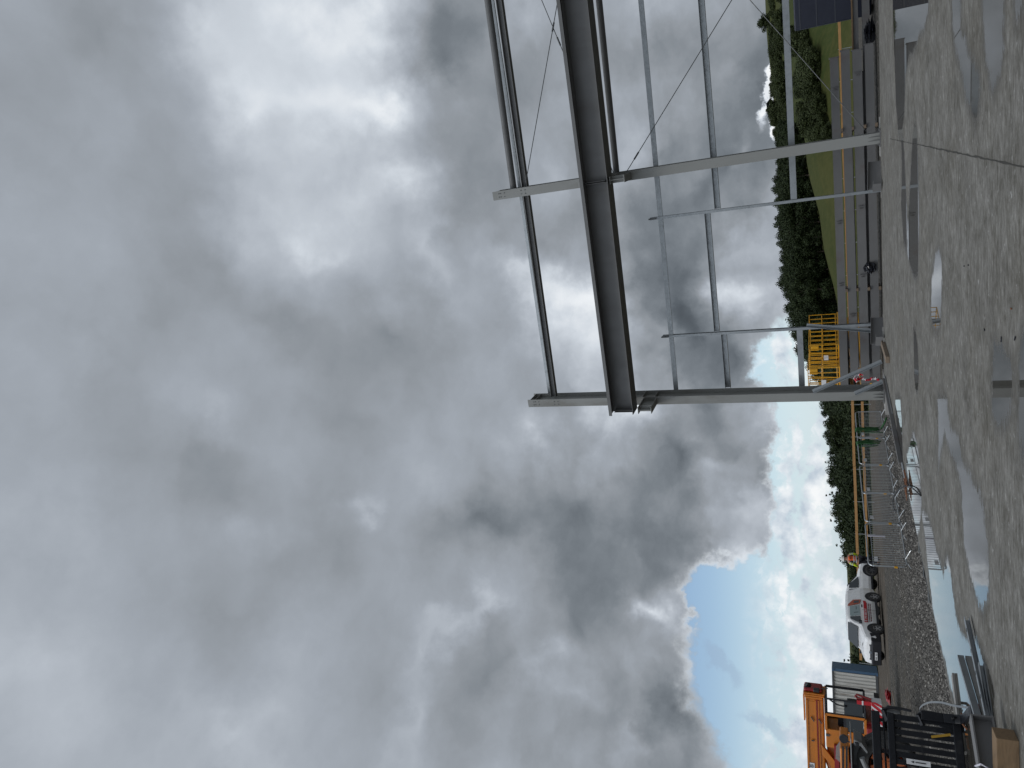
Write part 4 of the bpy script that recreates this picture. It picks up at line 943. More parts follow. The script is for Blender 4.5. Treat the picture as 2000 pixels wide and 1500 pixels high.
g = MB(); g.hexa([(2.10, -.52, .60), (2.205, -.50, .60), (2.205, .50, .60), (2.10, .52, .60), (2.04, -.52, .76), (2.15, -.50, .745), (2.15, .50, .745), (2.04, .52, .76)]); gr = g.build('grille', M['black'], van, bev=.01)
e = MB(); e.lathe([(0, .03), (.075, .025), (.085, 0), (0, 0)], (2.17, 0, .69), 'X', 20); bdg = e.build('round_badge', M['galvb'], van)
e = MB(); e.lathe([(.035, .035), (.05, .035), (.05, .02), (.035, .02)], (2.17, 0, .69), 'X', 16); e.build('badge_ring', M['blue'], bdg)
for s in (-1, 1):
    m = MB(); m.hexa([(2.02, s*.50, .60), (2.13, s*.53, .60), (1.83, s*.84, .66), (1.74, s*.80, .66), (1.96, s*.50, .77), (2.08, s*.53, .755), (1.72, s*.86, .93), (1.62, s*.80, .95)]); hl = m.build('headlight', M['dgrey'], van, bev=.01)
    for k in (.3, .68): q = MB(); q.lathe([(0, .05), (.055, .04), (.06, 0), (0, 0)], (2.09 - .30*k, s*(.53 + .30*k), .69 + .09*k), 'X', 14); q.build('lamp_lens', M['alloy'], hl)
    m = MB(); m.box((0, s*.895, .27), (1.95, .05, .12)); m.build('sill', M['black'], van)
    m = MB(); m.hexa([(.98, s*.91, 1.02), (1.08, s*.91, 1.02), (1.08, s*1.08, 1.04), (.98, s*1.10, 1.04), (.98, s*.91, 1.18), (1.08, s*.91, 1.18), (1.08, s*1.08, 1.20), (.98, s*1.10, 1.20)]); m.build('door_mirror', M['black'], van, bev=.02)
    for x in (1.34, -1.34):
        m = MB(); m.lathe([(0, 0), (.40, 0), (.41, .012), (0, .012)], (x, s*.888 if s > 0 else s*.888 - .012, .40), 'Y', 28); m.build('wheel_arch', M['black'], van)
        wheel(van, x, s*.83, .325, .325, .20, 'alloy', 5)
def side(x, z, s=1): 
    t = max(0, min(1, (z - 1.05)/.68)); return (x, s*(.872*(1 - t) + .70*t + .012), z)
for s in (1, -1):
    m = panel([side(*p, s) for p in ((.98, 1.08), (.38, 1.09), (.36, 1.60), (.52, 1.58))]); m.build('door_window', M['glass'], van)
    m = panel([side(*p, s) for p in ((.30, 1.09), (-.56, 1.11), (-.56, 1.60), (.28, 1.60))]); w = m.build('side_window', M['paleglass'] if s > 0 else M['glass'], van)
    m = MB(); m.box((-.13, s*.885, .98), (.30, .03, .05)) if False else m.box((-.48, s*.89, 1.0), (.20, .035, .05)); m.build('door_handle', M['black'], van)
    m = MB(); m.box((-.15, s*.8965, .62), (.006, .006, .75)); m.build('door_gap', M['dgrey'], van)
m = MB(); m.bar(side(.30, 1.30), side(-.56, 1.32), .008, .02); m.bar(side(.05, 1.4), side(.05, 1.18), .008, .05); m.bar(side(-.12, 1.42), side(-.12, 1.22), .008, .03, (1, 0, 0)); m.bar(side(-.2, 1.25), side(-.45, 1.25), .008, .09); m.build('window_lettering', M['dgrey'], w)
m = panel([(1.09, -.70, 1.20), (1.09, .70, 1.20), (.56, .60, 1.66), (.56, -.60, 1.66)]); m.v = [(x + .05, y, z + .065) for x, y, z in m.v]; m.build('windscreen', M['glass'], van)
m = panel([(-2.165, .62, 1.02), (-2.165, -.62, 1.02), (-2.135, -.56, 1.6), (-2.135, .56, 1.6)]); m.v = [(x - .02, y, z) for x, y, z in m.v]; m.build('rear_window', M['glass'], van)
m = MB(); m.box((.08, .903, .83), (1.62, .012, .155)); m.add([(-.73, .909, .905), (-.92, .905, .93), (-.92, .905, .80), (-.73, .909, .755), (-.73, .897, .905), (-.92, .893, .93), (-.92, .893, .80), (-.73, .897, .755)], [(0,1,2,3), (7,6,5,4), (0,4,5,1), (3,2,6,7)]); band = m.build('red_band', M['redband'], van)
text('phone_number', '794-435-507', .155, M['sign'], band, (.66, .912, .775), (R(90), 0, R(180)), sx=1.12)
m = MB(); m.lathe([(0, .012), (.055, .012), (.055, 0), (0, 0)], (.79, .908, .83), 'Y', 18); dsk = m.build('phone_disc', M['sign'], band)
m = MB(); m.bar((.765, .924, .80), (.815, .924, .86), .014, .02, (0, 1, 0)); m.build('handset', M['redband'], dsk)
m = MB(); m.box((.08, .903, .735), (1.62, .010, .018)); m.build('pinstripe', M['dgrey'], van)
for z, x1 in ((.655, .86), (.575, .80)):
    x = x1; rnd = random.Random(int(z*1000))
    while x > -.55:
        w_ = rnd.uniform(.10, .26); m = MB(); m.box((x - w_/2, .902, z), (w_, .008, rnd.uniform(.035, .05))); m.build('small_lettering', M['maroon'], van); x -= w_ + .035
m = MB(); m.box((2.235, -.17, .435), (.012, .50, .115)); pl = m.build('number_plate', M['sign'], bmp); 
m = MB(); x = -.39
for k in range(7): m = MB(); m.box((2.243, -.36 + k*.062, .435), (.006, .036, .065)); m.build('plate_character', M['dgrey'], pl) if k != 3 else None
m = MB(); m.path([(1.80, -.38, 1.005), (1.78, -.12, 1.03), (1.74, .05, 1.045), (1.80, .22, 1.04), (1.83, .42, 1.0)], [.004, .02, .028, .02, .004], 6); m.build('bonnet_lettering', M['dgrey'], van)
# orange-red tape over the rear quarter glass
m = panel([(-.66, .895, 1.10), (-1.02, .885, 1.02), (-1.05, .80, 1.42), (-.72, .72, 1.68), (-.60, .715, 1.70)]); m.v = [(x, y + .012, z) for x, y, z in m.v]; m.build('rear_lamp_cluster', mat('orange lamp plastic', (.40, .08, .035), .4), van)
m = panel([side(-.72, 1.14), side(-.92, 1.12), side(-.94, 1.38), side(-.74, 1.40)]); m.v = [(x, y + .03, z) for x, y, z in m.v]; m.build('quarter_glass', M['glass'], van)

# second white vehicle, seen side on and partly behind the van
p = OY(1690, 1104, 50.0); car = empty('white_pickup', (p.x - 1.75, 49.4, -.31), R(42)); tag(car, 'white passenger vehicle parked beyond the van, nose toward the person', 'car')
loft([(2.15, .42, .72, .82, .72, .60), (2.0, .34, .86, .96, .86, .74), (1.35, .34, .98, 1.10, .90, .76), (.95, .34, 1.02, 1.18, .90, .72), (.30, .34, 1.05, 1.72, .90, .66), (.0, .34, 1.05, 1.80, .90, .66), (-1.9, .34, 1.05, 1.80, .90, .66), (-2.1, .40, 1.0, 1.55, .86, .62)]).build('body', M['white'], car, bev=.01)
for s in (-1, 1):
    for x in (1.3, -1.3):
        m = MB(); m.lathe([(0, 0), (.42, 0), (.43, .012), (0, .012)], (x, s*.895 if s > 0 else s*.895 - .012, .42), 'Y', 24); m.build('wheel_arch', M['black'], car)
        wheel(car, x, s*.83, .34, .34, .22, 'dgrey', 6)
    for nm, q in (('front_window', ((.82, 1.10), (.10, 1.10), (.10, 1.64), (.36, 1.62))), ('rear_window', ((.0, 1.10), (-.62, 1.10), (-.62, 1.64), (.0, 1.64))), ('quarter_window', ((-.80, 1.10), (-1.5, 1.10), (-1.5, 1.64), (-.80, 1.64)))):
        panel([side(x, z, s) for x, z in (q if s > 0 else q)]).build(nm, M['glass'], car)
    m = MB(); m.box((-.45, s*.905, .99), (.18, .03, .05)); m.build('door_handle', M['black'], car); m = MB(); m.box((-.72, s*.905, .68), (.008, .006, .66)); m.build('door_gap', M['dgrey'], car)
    m = MB(); m.box((0, s*.90, .36), (2.0, .04, .10)); m.build('sill', M['black'], car)
m = panel([(.93, -.68, 1.2), (.93, .68, 1.2), (.33, .60, 1.71), (.33, -.60, 1.71)]); m.v = [(x + .02, y, z + .03) for x, y, z in m.v]; m.build('windscreen', M['glass'], car)

# ---------------------------------------------------------------- person
def skin(name, joints, edges, mt, parent, sub=1):
    names = list(joints); me = bpy.data.meshes.new(name); me.from_pydata([joints[k][0] for k in names], [(names.index(a), names.index(b)) for a, b in edges], [])
    o = bpy.data.objects.new(name, me); scene.collection.objects.link(o); o.parent = parent
    md = o.modifiers.new('s', 'SKIN'); md.use_smooth_shade = True
    for i, k in enumerate(names):
        r_ = joints[k][1]; me.skin_vertices[0].data[i].radius = r_ if isinstance(r_, tuple) else (r_, r_)
    me.skin_vertices[0].data[0].use_root = True
    md2 = o.modifiers.new('u', 'SUBSURF'); md2.levels = sub; md2.render_levels = sub + 1
    me.materials.append(mt)
    dg = bpy.context.evaluated_depsgraph_get(); nm = bpy.data.meshes.new_from_object(o.evaluated_get(dg))
    o.modifiers.clear(); old = o.data; o.data = nm; nm.name = name
    return o
pp = OY(1700, 1094, 45.2); per = empty('person', (pp.x, pp.y, -.265), R(38)); per.scale = (1.16, 1.16, 1.09); tag(per, 'person in orange hi-vis vest, yellow sleeves and white helmet standing by the vehicles', 'person')
J = dict(pel=((0, 0, .96), (.15, .11)), sp=((0, -.01, 1.15), (.14, .10)), ch=((0, 0, 1.36), (.17, .115)), nk=((0, .01, 1.52), .055), hd=((0, .035, 1.62), (.075, .085)), tp=((0, .03, 1.72), (.07, .085)),
 lh=((-.09, 0, .90), .095), lk=((-.10, .03, .50), .062), la=((-.11, -.02, .10), .045), lt=((-.12, .14, .04), .04), rh=((.09, 0, .90), .095), rk=((.11, .05, .50), .062), ra=((.12, -.02, .10), .045), rt=((.13, .14, .04), .04),
 ls=((-.19, 0, 1.44), .065), le=((-.27, .05, 1.17), .045), lw=((-.24, .27, 1.02), .030), lp=((-.235, .35, 1.0), (.040, .018)), rs=((.19, 0, 1.44), .065), re=((.27, -.02, 1.16), .045), rw=((.24, .18, .98), .030), rp=((.235, .26, .97), (.040, .018)))
E_ = [('pel','sp'), ('sp','ch'), ('ch','nk'), ('nk','hd'), ('hd','tp'), ('pel','lh'), ('lh','lk'), ('lk','la'), ('la','lt'), ('pel','rh'), ('rh','rk'), ('rk','ra'), ('ra','rt'), ('ch','ls'), ('ls','le'), ('le','lw'), ('lw','lp'), ('ch','rs'), ('rs','re'), ('re','rw'), ('rw','rp')]
for sd, px in (('l', -.235), ('r', .235)):
    b0_ = Vector(J[sd + 'p'][0])
    for i, (dx, ln) in enumerate(((-.030, .055), (-.011, .070), (.009, .066), (.028, .05))):
        a = b0_ + Vector((dx, .035, 0)); b = a + Vector((dx*.1, ln*.6, -.01)); c = b + Vector((0, ln*.35, -.03)); J[f'{sd}f{i}a'] = (a, .009); J[f'{sd}f{i}b'] = (b, .0085); J[f'{sd}f{i}c'] = (c, .007); E_ += [(sd + 'p', f'{sd}f{i}a'), (f'{sd}f{i}a', f'{sd}f{i}b'), (f'{sd}f{i}b', f'{sd}f{i}c')]
    k_ = 1 if px < 0 else -1; a = b0_ + Vector((k_*.045, -.02, -.01)); b = a + Vector((k_*.02, .04, -.01)); J[sd + 'ta'] = (a, .011); J[sd + 'tb'] = (b, .009); E_ += [(sd + 'p', sd + 'ta'), (sd + 'ta', sd + 'tb')]
body = skin('body', J, E_, M['skin'], per)
m = MB(); m.path([(0, .115, 1.66), (0, .142, 1.625), (0, .118, 1.615)], [.012, .015, .013], 6); m.build('nose', M['skin'], per, smooth=True)
for s in (-1, 1):
    m = MB(); m.lathe([(0, .008), (.011, .004), (.012, 0)], (s*.032, .112, 1.655), 'Y', 8); m.build('eye', M['dark'], per); m = MB(); m.box((s*.078, .02, 1.64), (.018, .035, .06)); m.build('ear', M['skin'], per, bev=.007)
m = MB(); m.box((0, .118, 1.588), (.045, .01, .008)); m.build('mouth', M['maroon'], per)
cl = lambda ks, extra: {k: (J[k][0], tuple(q + extra for q in (J[k][1] if isinstance(J[k][1], tuple) else (J[k][1],)*2))) for k in ks}
skin('trousers', cl(['pel', 'lh', 'lk', 'la', 'rh', 'rk', 'ra'], .022), [e for e in E_ if e[0] in ('pel','lh','lk','rh','rk') and e[1] in ('lh','lk','la','rh','rk','ra')], M['dark'], per)
skin('boots', {k: v for k, v in cl(['la', 'lt'], .028).items()}, [('la', 'lt')], M['black'], per).name = 'boot'
skin('boots', {k: v for k, v in cl(['ra', 'rt'], .028).items()}, [('ra', 'rt')], M['black'], per).name = 'boot'
jk = cl(['pel', 'sp', 'ch', 'ls', 'le', 'lw', 'rs', 're', 'rw'], .020); jk['pel'] = ((0, 0, .93), (.17, .135))
skin('dark_jacket', {k: jk[k] for k in ('pel', 'sp', 'ch', 'ls', 'rs')}, [('pel','sp'), ('sp','ch'), ('ch','ls'), ('ch','rs')], M['dark'], per)
for s_ in ('l', 'r'):
    sl = skin('sleeve', {k: jk[k] for k in (s_ + 's', s_ + 'e', s_ + 'w')}, [(s_ + 's', s_ + 'e'), (s_ + 'e', s_ + 'w')], M['hiyel'], per)
    for t in (.3, .62):
        a, b = Vector(J[s_ + 's'][0]), Vector(J[s_ + 'e'][0]); c = a.lerp(b, t); d = (b - a).normalized()*.025; m = MB(); m.tube(c - d, c + d, .092 - .02*t, 12); m.build('reflective_band', M['refl'], sl)
vt = {'a': ((0, 0, 1.03), (.185, .15)), 'b': ((0, 0, 1.18), (.175, .145)), 'c': ((0, 0, 1.38), (.185, .15)), 'd': ((0, 0, 1.48), (.13, .11))}
vst = skin('hi_vis_vest', vt, [('a','b'), ('b','c'), ('c','d')], M['hivis'], per)
for z in (1.10, 1.21):
    m = MB(); m.lathe([(1, -.022), (1, .022)], (0, 0, z), 'Z', 24); m.v = [(x*.183, y*.150, zz) for x, y, zz in m.v]; m.build('reflective_band', M['refl'], vst)
m = MB(); m.box((0, -.150, 1.37), (.20, .012, .10)); m.build('back_print', mat('vest print', (.35, .06, .02), .8), vst)
m = MB(); m.lathe([(.135, 0), (.122, .015), (.118, .05), (.105, .10), (.075, .135), (.03, .152), (0, .155)], (0, .03, 1.675), 'Z', 20); m.box((0, .155, 1.682), (.15, .09, .012)); m.build('helmet', M['helmet'], per, smooth=False)

# ---------------------------------------------------------------- orange mobile crane
CY = 30.0
def Q(x, y, dy=0.0): return OY(x, y, CY + dy)
cr = empty('mobile_crane', (-14.6, CY + 1.2, -.17)); tag(cr, 'orange mobile crane with horizontal telescopic boom and red striped carrier', 'crane')
ci = Matrix.Translation(-cr.location)
def C_(m, nm, mt='orange', par=None, **k):
    o = m.build(nm, M[mt], par or cr, **k)
    if par is None: o.matrix_parent_inverse = ci
    return o
def slabbox(x0, x1, z0, z1, y0, y1): m = MB(); m.box(((x0 + x1)/2, (y0 + y1)/2, (z0 + z1)/2), (abs(x1 - x0), abs(y1 - y0), abs(z1 - z0))); return m
def wx(y, dy=0): return Q(1600, y, dy).x
def wz(v, y=1420, dy=0): return Q(v, y, dy).z
zt_, zb_ = wz(1573), wz(1613); xr = wx(1366)
bm_ = C_(slabbox(xr - 9, xr, zb_ + .06, zt_ - .03, CY, CY + .75), 'boom', bev=.05)
o = slabbox(xr - 8.9, xr - .1, wz(1597), zt_ - .10, CY - .012, CY + .01).build('boom_web', M['orange'], bm_, bev=.01)
for v_, h in ((1577, .07), (1594, .05), (1600, .04)): m = MB(); m.bar((xr - 9, CY - .02, wz(v_)), (xr - .05, CY - .02, wz(v_)), .05, h); m.build('boom_rib', M['orange'], bm_)
m = MB(); m.bar((xr - 9, CY - .035, wz(1597)), (xr - .02, CY - .035, wz(1597)), .01, .035); m.build('seam_line', M['red'], bm_)
for k, (ya, yb) in enumerate(((1362.5, 1366), (1358.5, 1362), (1355, 1358))): C_(slabbox(wx(ya), wx(yb), zb_ - .02 + .05*(2 - k), zt_ + .04 - .03*(2 - k), CY - .04, CY + .8), 'section_collar', bev=.02)
C_(slabbox(wx(1348), wx(1355), wz(1608), wz(1572), CY + .05, CY + .7), 'boom_head', 'red', bev=.06)
m = MB(); m.lathe([(0, -.2), (.11, -.2), (.14, -.12), (.14, .12), (.11, .2), (0, .2)], (wx(1352), CY + .35, wz(1580)), 'Y', 18); C_(m, 'head_sheave', 'blackp')
C_(slabbox(wx(1345.5), wx(1351), wz(1603), wz(1591), CY - .12, CY + .1), 'head_lamp_box', 'black', bev=.02)
m = MB(); m.tube((wx(1350), CY + .2, wz(1572)), (wx(1344), CY + .2, wz(1579)), .02); C_(m, 'head_pin', 'dgrey'); m = MB(); m.tube((wx(1350), CY + .2, wz(1603)), (wx(1346.5), CY + .2, wz(1619)), .02); C_(m, 'head_pin', 'dgrey')
m = MB(); m.bar((wx(1363), CY + .2, wz(1571.5)), (wx(1412), CY + .2, wz(1572)), .3, .05); C_(m, 'cable_tray', 'orange')
for y_, v_ in ((1400, 1584), (1404, 1599), (1446, 1585)): m = MB(); m.bar(Q(v_, y_, -.06), Q(v_ + 6, y_ + (9 if y_ < 1440 else 1), -.06), .03, .05, (0, 1, 0)); m.build('grease_mark', M['dgrey'], bm_); bpy.context.view_layer.update()
m = MB(); m.box((wx(1499), CY - .03, wz(1582)), (.30, .012, .24)); sg = m.build('boom_sign', M['sign'], bm_)
text('boom_letter', 'B', .24, M['dgrey'], sg, (wx(1501), CY - .045, wz(1586)), (R(90), 0, 0))
# luffing cylinder and its bracket
m = MB(); m.prism([(wx(1452), wz(1603)), (wx(1462), wz(1612)), (wx(1480), wz(1628)), (wx(1500), wz(1640)), (wx(1520), wz(1650)), (wx(1520), wz(1630)), (wx(1490), wz(1620)), (wx(1472), wz(1605))], CY - .05, CY + .10); C_(m, 'luffing_bracket', bev=.01)
m = MB(); m.tube(Q(1636, 1530, .3), Q(1612, 1468, .3), .13, 12); C_(m, 'luffing_cylinder', 'orange')
# cab: orange door half and open dark front half
xa, xb, xc = wx(1417), wx(1387), wx(1357)
def frame4(x0, x1, z0, z1, y, w, nm, mt, mid=None):
    for a, b in (((x0, y, z0), (x0, y, z1)), ((x0, y, z1), (x1, y, z1)), ((x1, y, z1), (x1, y, z0)), ((x1, y, z0), (x0, y, z0))): m = MB(); m.bar(a, b, w, w, (0, 1, 0)); C_(m, nm, mt, bev=.008)
frame4(xa, xb, wz(1690), wz(1614), CY - .25, .09, 'cab_door_frame', 'orange')
frame4(xb + .04, xc, wz(1690), wz(1614), CY - .25, .06, 'cab_front_frame', 'black')
frame4(xa, xc, wz(1690), wz(1614), CY + .95, .08, 'cab_rear_frame', 'black')
for x in (xa, xb, xc):
    m = MB(); m.bar((x, CY - .2, wz(1614)), (x, CY + .9, wz(1614)), .06, .06); C_(m, 'cab_roof_bar', 'black')
C_(slabbox(xa, xc, wz(1692), wz(1688), CY - .25, CY + .95), 'cab_floor', 'black')
C_(slabbox(xa, xc, wz(1613), wz(1611.5), CY - .25, CY + .95), 'cab_roof', 'orange')
for x0, x1, nm in ((xa + .05, xb - .05, 'door_glass'), (xb + .08, xc - .04, 'front_glass')):
    g = slabbox(x0, x1, wz(1686), wz(1650), CY - .255, CY - .245); C_(g, nm, 'glass')
C_(slabbox(xa, xb, wz(1652), wz(1648), CY - .27, CY - .23), 'door_midrail', 'black')
st_ = MB(); st_.box((wx(1407), CY + .4, wz(1672)), (.5, .5, .16)); st_.box((wx(1412), CY + .4, wz(1655)), (.16, .5, .65)); C_(st_, 'seat', 'dark', bev=.04)
C_(slabbox(wx(1385), wx(1372), wz(1688), wz(1656), CY + .1, CY + .8), 'control_console', 'black', bev=.03)
m = MB(); m.path([Q(1620, 1366, -.27), Q(1634, 1376, -.3), Q(1650, 1380, -.3), Q(1654, 1380, -.28)], .03); C_(m, 'wiper_arm', 'black')
# machinery house behind the cab
m = MB(); m.prism([(xa - .02, wz(1613)), (xa - .02, wz(1672)), (wx(1430), wz(1675)), (wx(1440), wz(1660)), (wx(1452), wz(1655)), (wx(1452), wz(1613))], CY - .2, CY + 1.4); C_(m, 'machinery_house', bev=.03)
C_(slabbox(wx(1425), wx(1418), wz(1655), wz(1620), CY - .225, CY - .205), 'house_panel', 'orange', bev=.01)
C_(slabbox(wx(1421), wx(1417.5), wz(1658), wz(1652), CY - .27, CY - .21), 'data_plate', 'sign'); C_(slabbox(wx(1430), wx(1426), wz(1620), wz(1613), CY - .24, CY - .2), 'hinge', 'dgrey')
C_(slabbox(wx(1492), wx(1443), wz(1637), wz(1628), CY - .35, CY + .5), 'turntable_guard', 'red'); C_(slabbox(wx(1520), wx(1446), wz(1634), wz(1613.5), CY + .2, CY + 1.2), 'winch_housing', 'orange', bev=.05); C_(slabbox(wx(1545), wx(1450), wz(1690), wz(1634), CY + .6, CY + 1.7), 'engine_bay', 'blackp', bev=.03)
C_(slabbox(wx(1540), wx(1480), wz(1660), wz(1630), CY + .0, CY + 1.6), 'counterweight', 'red', bev=.03)
# carrier
C_(slabbox(wx(1560), wx(1394), wz(1712), wz(1690), CY - .2, CY + 2.1), 'carrier_deck', 'red', bev=.03); C_(slabbox(wx(1440), wx(1398), wz(1706), wz(1692), CY - .5, CY - .15), 'carrier_step', 'red', bev=.02)
C_(slabbox(wx(1560), wx(1380), wz(1722), wz(1712), CY + .0, CY + 2.0), 'carrier_chassis', 'blackp')
bx = slabbox(wx(1393), wx(1351), wz(1723), wz(1703), CY - .42, CY + .1); ob = C_(bx, 'outrigger_box', 'sign', bev=.01)
for k in range(4):
    x0 = wx(1391 - k*11); z0, z1 = wz(1723) + .003, wz(1703) - .003; m = MB(); m.prism([(x0, z0), (x0 + .12, z0), (x0 + .12 + .26, z1), (x0 + .26, z1)] if k < 3 else [(x0, z0), (x0 + .09, z0), (x0 + .18, z1 - .12), (x0 + .16, z1)], CY - .432, CY - .405); m.build('hazard_stripe', M['redband'], ob)
m = MB(); m.lathe([(0, -.02), (.06, -.02), (.06, 0), (0, 0)], (wx(1372), CY - .42, wz(1713)), 'Y', 14); m.build('lamp', M['black'], ob)
C_(slabbox(wx(1357), wx(1350), wz(1703), wz(1675), CY - .40, CY - .25), 'red_post', 'redband'); m = MB(); m.box((wx(1353.5), CY - .41, wz(1686)), (.16, .01, .05)); C_(m, 'post_label', 'sign')
m = MB(); m.bar(Q(1702, 1366, -.3), Q(1672, 1356, -.3), .05, .07, (0, 1, 0)); C_(m, 'hook_link', 'red'); m = MB(); m.path([Q(1690, 1372, -.3), Q(1684, 1364, -.32), Q(1676, 1364, -.3), Q(1670, 1358, -.3)], .05); C_(m, 'hook_block', 'red')
for x in (wx(1440), wx(1520)): wheel(cr, x + 14.6, -.95, .53 + .02, .53, .42, 'orangerim', 6)
for x in (wx(1440), wx(1520)): wheel(cr, x + 14.6, .95, .53 + .02, .53, .42, 'orangerim', 6)
m = MB(); m.tube((wx(1366), CY - .2, wz(1723)), (wx(1366), CY - .2, -.1), .06, 8); C_(m, 'outrigger_jack', 'dgrey')

# ---------------------------------------------------------------- grey telehandler body at the left edge, nearer
TY = 21.3
def T(x, y, dy=0.0): return OY(x, y, TY + dy)
te = empty('telehandler', (-11.2, TY + .8, -.15)); tag(te, 'grey and orange telehandler with a big muddy tyre at the far left edge', 'telehandler')
ti = Matrix.Translation(-te.location)
def T_(m, nm, mt='mgrey', par=None, **k):
    o = m.build(nm, M[mt], par or te, **k)
    if par is None: o.matrix_parent_inverse = ti
    return o
def tb(ya, yb, va, vb, d0, d1): a = T(va, ya); b = T(vb, yb); m = MB(); m.box(((a.x + b.x)/2, TY + (d0 + d1)/2, (a.z + b.z)/2), (abs(a.x - b.x), d1 - d0, abs(a.z - b.z))); return m
c = T(1733, 1491); wheel(te, c.x + 11.2, -.75, c.z + .15, .735, .46, 'orangerim', 8); wheel(te, c.x + 11.2 - 1.9, .95, c.z + .15, .735, .46, 'orangerim', 8)
T_(tb(1427, 1560, 1660, 1667, -.45, .6), 'frame_rail', bev=.02)
m = MB(); m.prism([(T(1667, 1427).x, T(1667, 1427).z), (T(1682, 1434).x, T(1682, 1434).z), (T(1697, 1452).x, T(1694, 1452).z), (T(1692, 1455).x, T(1692, 1455).z), (T(1680, 1440).x, T(1680, 1442).z), (T(1667, 1436).x, T(1667, 1437).z)], TY - .5, TY + .1); T_(m, 'mudguard_lip', bev=.01)
m = MB(); m.prism([(T(1667, 1436).x, T(1667, 1436).z), (T(1685, 1446).x, T(1685, 1446).z), (T(1682, 1490).x, T(1682, 1490).z), (T(1667, 1490).x, T(1667, 1490).z)], TY - .1, TY + .1); T_(m, 'mudguard', 'dgrey')
T_(tb(1432, 1440, 1668, 1676, -.53, -.46), 'headlight', 'black', bev=.02)
hood = T_(tb(1457, 1560, 1640, 1661, -.1, 1.2), 'engine_cover', 'orange', bev=.03)
for v_ in (1646.5, 1653.5): a = T(v_, 1458, -.12); b = T(v_, 1545, -.12); m = MB(); m.bar((a.x, TY - .105, a.z), (b.x, TY - .105, b.z + .0), .012, .045); m.build('vent_slot', M['black'], hood)
m = MB(); q = T(1648, 1443); m.lathe([(0, -.03), (.11, -.03), (.115, .02), (0, .05)], tuple(q), 'Y', 18); T_(m, 'round_mirror', 'black'); m = MB(); m.tube(q + Vector((0, .04, 0)), T(1660, 1450), .018); T_(m, 'mirror_arm', 'dgrey')
m = MB(); m.prism([(T(1633, 1470).x, T(1633, 1470).z), (T(1642, 1458).x, T(1642, 1458).z), (T(1641, 1500).x, T(1641, 1500).z), (T(1632, 1492).x, T(1632, 1492).z)], TY + .3, TY + .36); T_(m, 'cab_side_plate', 'mgrey')
m = MB(); m.tube(T(1684, 1480, -.55), T(1706, 1530, -.55), .07, 10); T_(m, 'stabiliser_tube', 'mgrey'); T_(tb(1475, 1560, 1697, 1720, .3, .9), 'axle_housing', 'blackp')

# ---------------------------------------------------------------- black fork carriage standing at the slab edge
r0 = G(1883, 1412, 0); ex = Vector((-.86, -.51, 0)).normalized(); ca = empty('fork_carriage', (r0.x, r0.y, 0), math.atan2(ex.y, ex.x)); tag(ca, 'black fork carriage with vertical backrest bars standing by the slab edge', 'fork carriage')
# local x runs along the carriage away to the left, +y faces the viewer
HT = OY(1703, 1396, r0.y).z
for z, h, w, yy in ((HT - .05, .12, .10, 0), (HT - .26, .10, .08, .02), (HT - .16, .03, .03, -.02)):
    m = MB(); m.bar((0, yy, z), (2.3, yy, z), w, h); m.build('cross_rail', M['blackp'], ca, bev=.012)
m = MB(); m.bar((.0, 0, .10), (2.3, 0, .10), .10, .12); m.build('lower_rail', M['blackp'], ca, bev=.012)
for i in range(22):
    x = .05 + i*.105; m = MB(); m.bar((x, .02 + .004*(i % 3), .10), (x, .02, HT - .3), .012 if i % 4 else .03, .078, (1, 0, 0)); m.build('backrest_bar', M['blackp'], ca, bev=.004)
for x in (.10, .55, .95, 1.5, 2.0): m = MB(); m.bar((x, -.02, HT - .28), (x + .03, -.02, HT), .03, .05, (1, 0, 0)); m.build('rail_stay', M['blackp'], ca)
for z, l in ((HT - .22, .34), (HT - .70, .26)):
    m = MB(); m.path([(.12, 0, z), (-.02, .0, z + .05), (-.08, .0, z - .01), (-.085, 0, z - l*.6), (-.07, 0, z - l)], [.05, .045, .03, .022, .02], 6); m.build('locking_hook', M['black'], ca)
m = MB(); m.prism([(-.03, .40), (.10, .34), (.16, .16), (.14, .0), (.02, .02), (-.01, .2)], -.03, .03); m.build('side_cheek', M['blackp'], ca, bev=.012)
m = MB(); m.bar((.20, .055, .20), (.27, .055, .46), .012, .035, (1, 0, 0)); m.build('yellow_strip', mat('yellow marker strip', (.42, .24, .02), .6), ca)
m = MB(); m.box((.66, .062, .66), (.075, .012, .32)); lb = m.build('label_plate', M['sign'], ca); m = MB(); m.bar((.66, .07, .56), (.66, .07, .70), .01, .012, (1, 0, 0)); m.build('arrow_mark', M['black'], lb); m = MB(); m.prism([(.645, .72), (.675, .72), (.66, .76)], .066, .074); m.build('arrow_head', M['black'], lb)
# fork blade with a curved heel
for x in (-.02, 1.35):
    m = MB(); prof = [(0, .55), (.0, .25), (.02, .10), (.08, .02), (.18, -.005), (1.15, -.005)]; prof = [(a*1.0, b) for a, b in prof]
    for a, b in zip(prof, prof[1:]): m.bar((x, .09 + a[0], a[1] + .03), (x, .09 + b[0], b[1] + .03), .13, .045, (0, 0, 1) if abs(b[0] - a[0]) > abs(b[1] - a[1]) else (0, 1, 0))
    m.build('fork', M['blackp'], ca, bev=.01)
m = MB(); q0 = G(1868, 1440, .02); 
